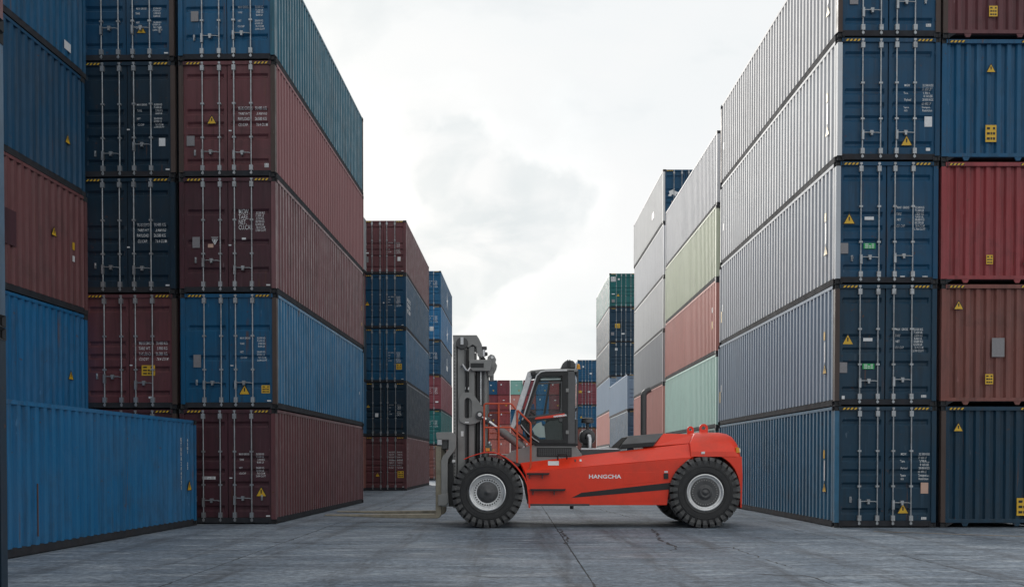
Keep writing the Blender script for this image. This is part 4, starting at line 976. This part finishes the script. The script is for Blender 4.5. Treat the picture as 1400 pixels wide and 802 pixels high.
part('window_frame', MB().ring(pts([(733.4, 523.4), (768.8, 521.2), (769.4, 565.6), (718.6, 571.6)], CY0), pts([(735.8, 525.4), (766.6, 523.6), (767, 563.4), (722.4, 568.8)], CY0), CY0 - .004, CY0 + .035), M_DGREY)
part('window_rail', MB().prism(pts([(739, 517.4), (766.6, 517), (766.6, 519.2), (738.4, 519.8)], CY0 + .1), CY0 + .08, CY0 + .12), M_SILV, bev=.005)
part('door_sash', MB().prism(pts([(717.6, 572.4), (771, 566.2), (771, 571), (716.8, 577.4)], CY0), CY0 - .012, CY0 + .03), M_BLACK)
red = part('door_stripe', MB().prism(pts([(732.4, 570.4), (771.6, 564.6), (772, 569), (731, 573)], CY0), CY0 - .03, CY0 - .015), M_RED)
t2 = text_mesh('HANGCHA', .052, M_LOGO, 'LEFT', .004, 1.2, 1.0)
o = link('stripe_lettering', t2, truck, loc=(fx(757, CY0), CY0 - .033, fz(570.3, CY0))); o.rotation_euler = (0, R(-7), 0)
for y in (CY0 + .01, CY1 - .03):
    part('door_glass', MB().prism(pts(door_in, CY0), y, y + .008), M_GLASS)
part('windscreen', MB().prism(pts([(723.4, 510), (724.4, 510), (700.6, 584), (699.6, 584)], CY0), CY0 + .05, CY1 - .05), M_GLASS)
pillar('rear_pillar', [(776, 506), (785, 506), (787, 520), (786, 572), (786, 606), (776, 606)], plain('cab_grey', (.11, .11, .112), .4), .10)
part('rear_window_bar', MB().tube([(fx(a, CY0), CY0 + .06, fz(b, CY0)) for a, b in ((787, 507), (790, 520), (789.4, 555), (785, 565), (778, 568))], .016, 6), M_DGREY, smooth=True)
pillar('rear_corner_post', [(788.9, 506), (790.6, 506), (790.9, 520), (789.6, 572), (787.9, 572)], M_DGREY, .05)
part('rear_window', MB().prism(pts([(786.4, 508), (787, 508), (787, 571), (786.4, 571)], CY0), CY0 + .1, CY1 - .1), M_GLASS)
part('cab_rear_panel', MB().prism(pts([(786.4, 572.4), (790, 572.4), (790, 607), (786.4, 607)], CY0), CY0 + .006, CY1 - .006), M_DGREY, bev=.012)
part('cab_floor', MB().prism(pts([(728, 602.5), (790, 602.5), (790, 609), (732, 609)], CY0), CY0 + .01, CY1), M_BLACK, bev=.01)
for a in (531, 588): part('door_hinge', MB().prism(pts([(773.4, a), (777.4, a), (777.4, a + 5), (773.4, a + 5)], CY0), CY0 - .04, CY0), M_MAST, bev=.005)
part('door_handle', MB().lathe([(0, -.02), (.045, -.02), (.05, 0), (0, 0)], (fx(766.6, CY0), CY0 - .012, fz(574, CY0)), 'y', 16), M_DGREY)
# inside the cab
part('lower_door_panel', MB().prism(pts([(744, 580), (752, 574.5), (769, 573), (769.4, 601), (746, 601)], CY0), CY0 + .03, CY0 + .05), M_DGREY)
part('white_gap_sheet', MB().prism(pts([(727.6, 586), (733, 579), (740, 576), (741.6, 581.5), (746.4, 583), (746.4, 597.4), (737.6, 597.4), (731, 593.5)], CY0), CY0 + .035, CY0 + .05), M_WPNL)  # made-up white sheet standing for blank background seen through the glass
def inner(name, poly, y0, y1, mat, bev=.02): return part(name, MB().prism(pts(poly, y0), y0, y1), mat, bev=bev)
inner('seat_cushion', [(744, 584), (766, 582), (768, 590), (744, 592)], -.6, -.05, M_BLACK, .04)
inner('seat_back', [(763, 585), (768, 585), (773, 550), (768.5, 549)], -.6, -.05, M_BLACK, .04)
inner('seat_base', [(748, 592), (765, 592), (767, 604), (746, 604)], -.55, -.1, M_DGREY)
inner('dashboard', [(712, 575), (721, 566), (727, 566), (727, 586), (722, 600), (718, 590)], -.75, .2, M_BLACK)
part('steering_wheel', MB().lathe([(.17, 0), (.185, .012), (.185, -.012)], (0, 0, 0), 'z', 28, closed=True), M_BLACK)
sw = bpy.data.objects['steering_wheel']; sw.location = (fx(731, -.35), -.35, fz(567, -.35)); sw.rotation_euler = (0, R(38), 0)
part('display_screen', MB().prism(pts([(725, 553), (730, 551.5), (731.5, 559), (726, 560)], -.7), -.72, -.62), [plain('screen_blue', (.02, .10, .30), .2, grain=0)], bev=.006)
inner('armrest_console', [(746, 574), (766, 571), (766, 577), (746, 580)], -.85, -.68, M_BLACK, .02)
inner('overhead_panel', [(739, 509), (768, 508.4), (768, 513), (742, 514.6)], CY0 + .1, CY1 - .1, M_DGREY, .01)
part('mirror', MB().prism(pts([(725, 508.8), (732, 508), (732, 514.4), (726.4, 515)], CY0), CY0 - .16, CY0 - .08), M_BLACK, bev=.02)
# roof unit, beacon, air intake
ac = part('roof_air_unit', MB().prism(pts([(767, 503.6), (769.6, 495.6), (774, 492.8), (783, 492.6), (786.4, 496), (787, 503.8)], -.8), -.8, .2), M_DGREY, bev=.03)
for a in (775.6, 778.4): link('unit_rib', MB().prism(pts([(a, 491.8), (a + 1.2, 491.8), (a + 1.2, 503.6), (a, 503.6)], -.8), -.83, .23).mesh('rib', [M_BLACK]), ac)
part('beacon', MB().lathe([(0, .13), (.03, .12), (.045, .08), (.045, .03), (.055, .02), (.055, 0), (0, 0)], (fx(790.5, -.7), -.7, fz(504.6, -.7)), 'z', 14), M_AMB, smooth=True)
ya = -.55; xc, zc = fx(803.6, ya), fz(597, ya)
ac = part('air_cleaner', MB().lathe([(0, -.03), (.06, -.03), (.17, -.01), (.19, .01), (.195, .55), (.17, .58), (0, .58)], (xc, ya, zc), 'y', 32), M_DGREY, smooth=True)
part('air_duct', MB().tube([(xc, ya - .03, zc), (xc + .02, ya - .11, zc + .01), (xc + .035, ya - .12, zc - .04), (xc + .035, ya - .12, fz(612, ya))], [.07, .065, .06, .055], 12), M_SILV, smooth=True)
part('air_elbow', MB().tube([(xc - .05, ya - .05, zc - .03), (xc - .03, ya - .10, zc + .07), (xc + .03, ya - .11, zc + .08), (xc + .05, ya - .08, zc)], .032, 8), M_BLACK, smooth=True)
part('precleaner', MB().lathe([(.035, -.22), (.035, -.06), (.06, -.05), (.15, -.04), (.155, .0), (.14, .03), (.145, .07), (.10, .09), (0, .095)], (xc + .0, ya + .1, fz(575.4, ya)), 'z', 24), M_DGREY, smooth=True)
part('cleaner_strap', MB().lathe([(.198, .15), (.203, .15), (.203, .2), (.198, .2)], (xc, ya, zc), 'y', 28), M_SILV)
part('cleaner_bracket', MB().prism(pts([(797, 604), (810, 604), (811, 613.5), (796, 613.5)], ya), ya + .1, ya + .4), M_DGREY, bev=.01)
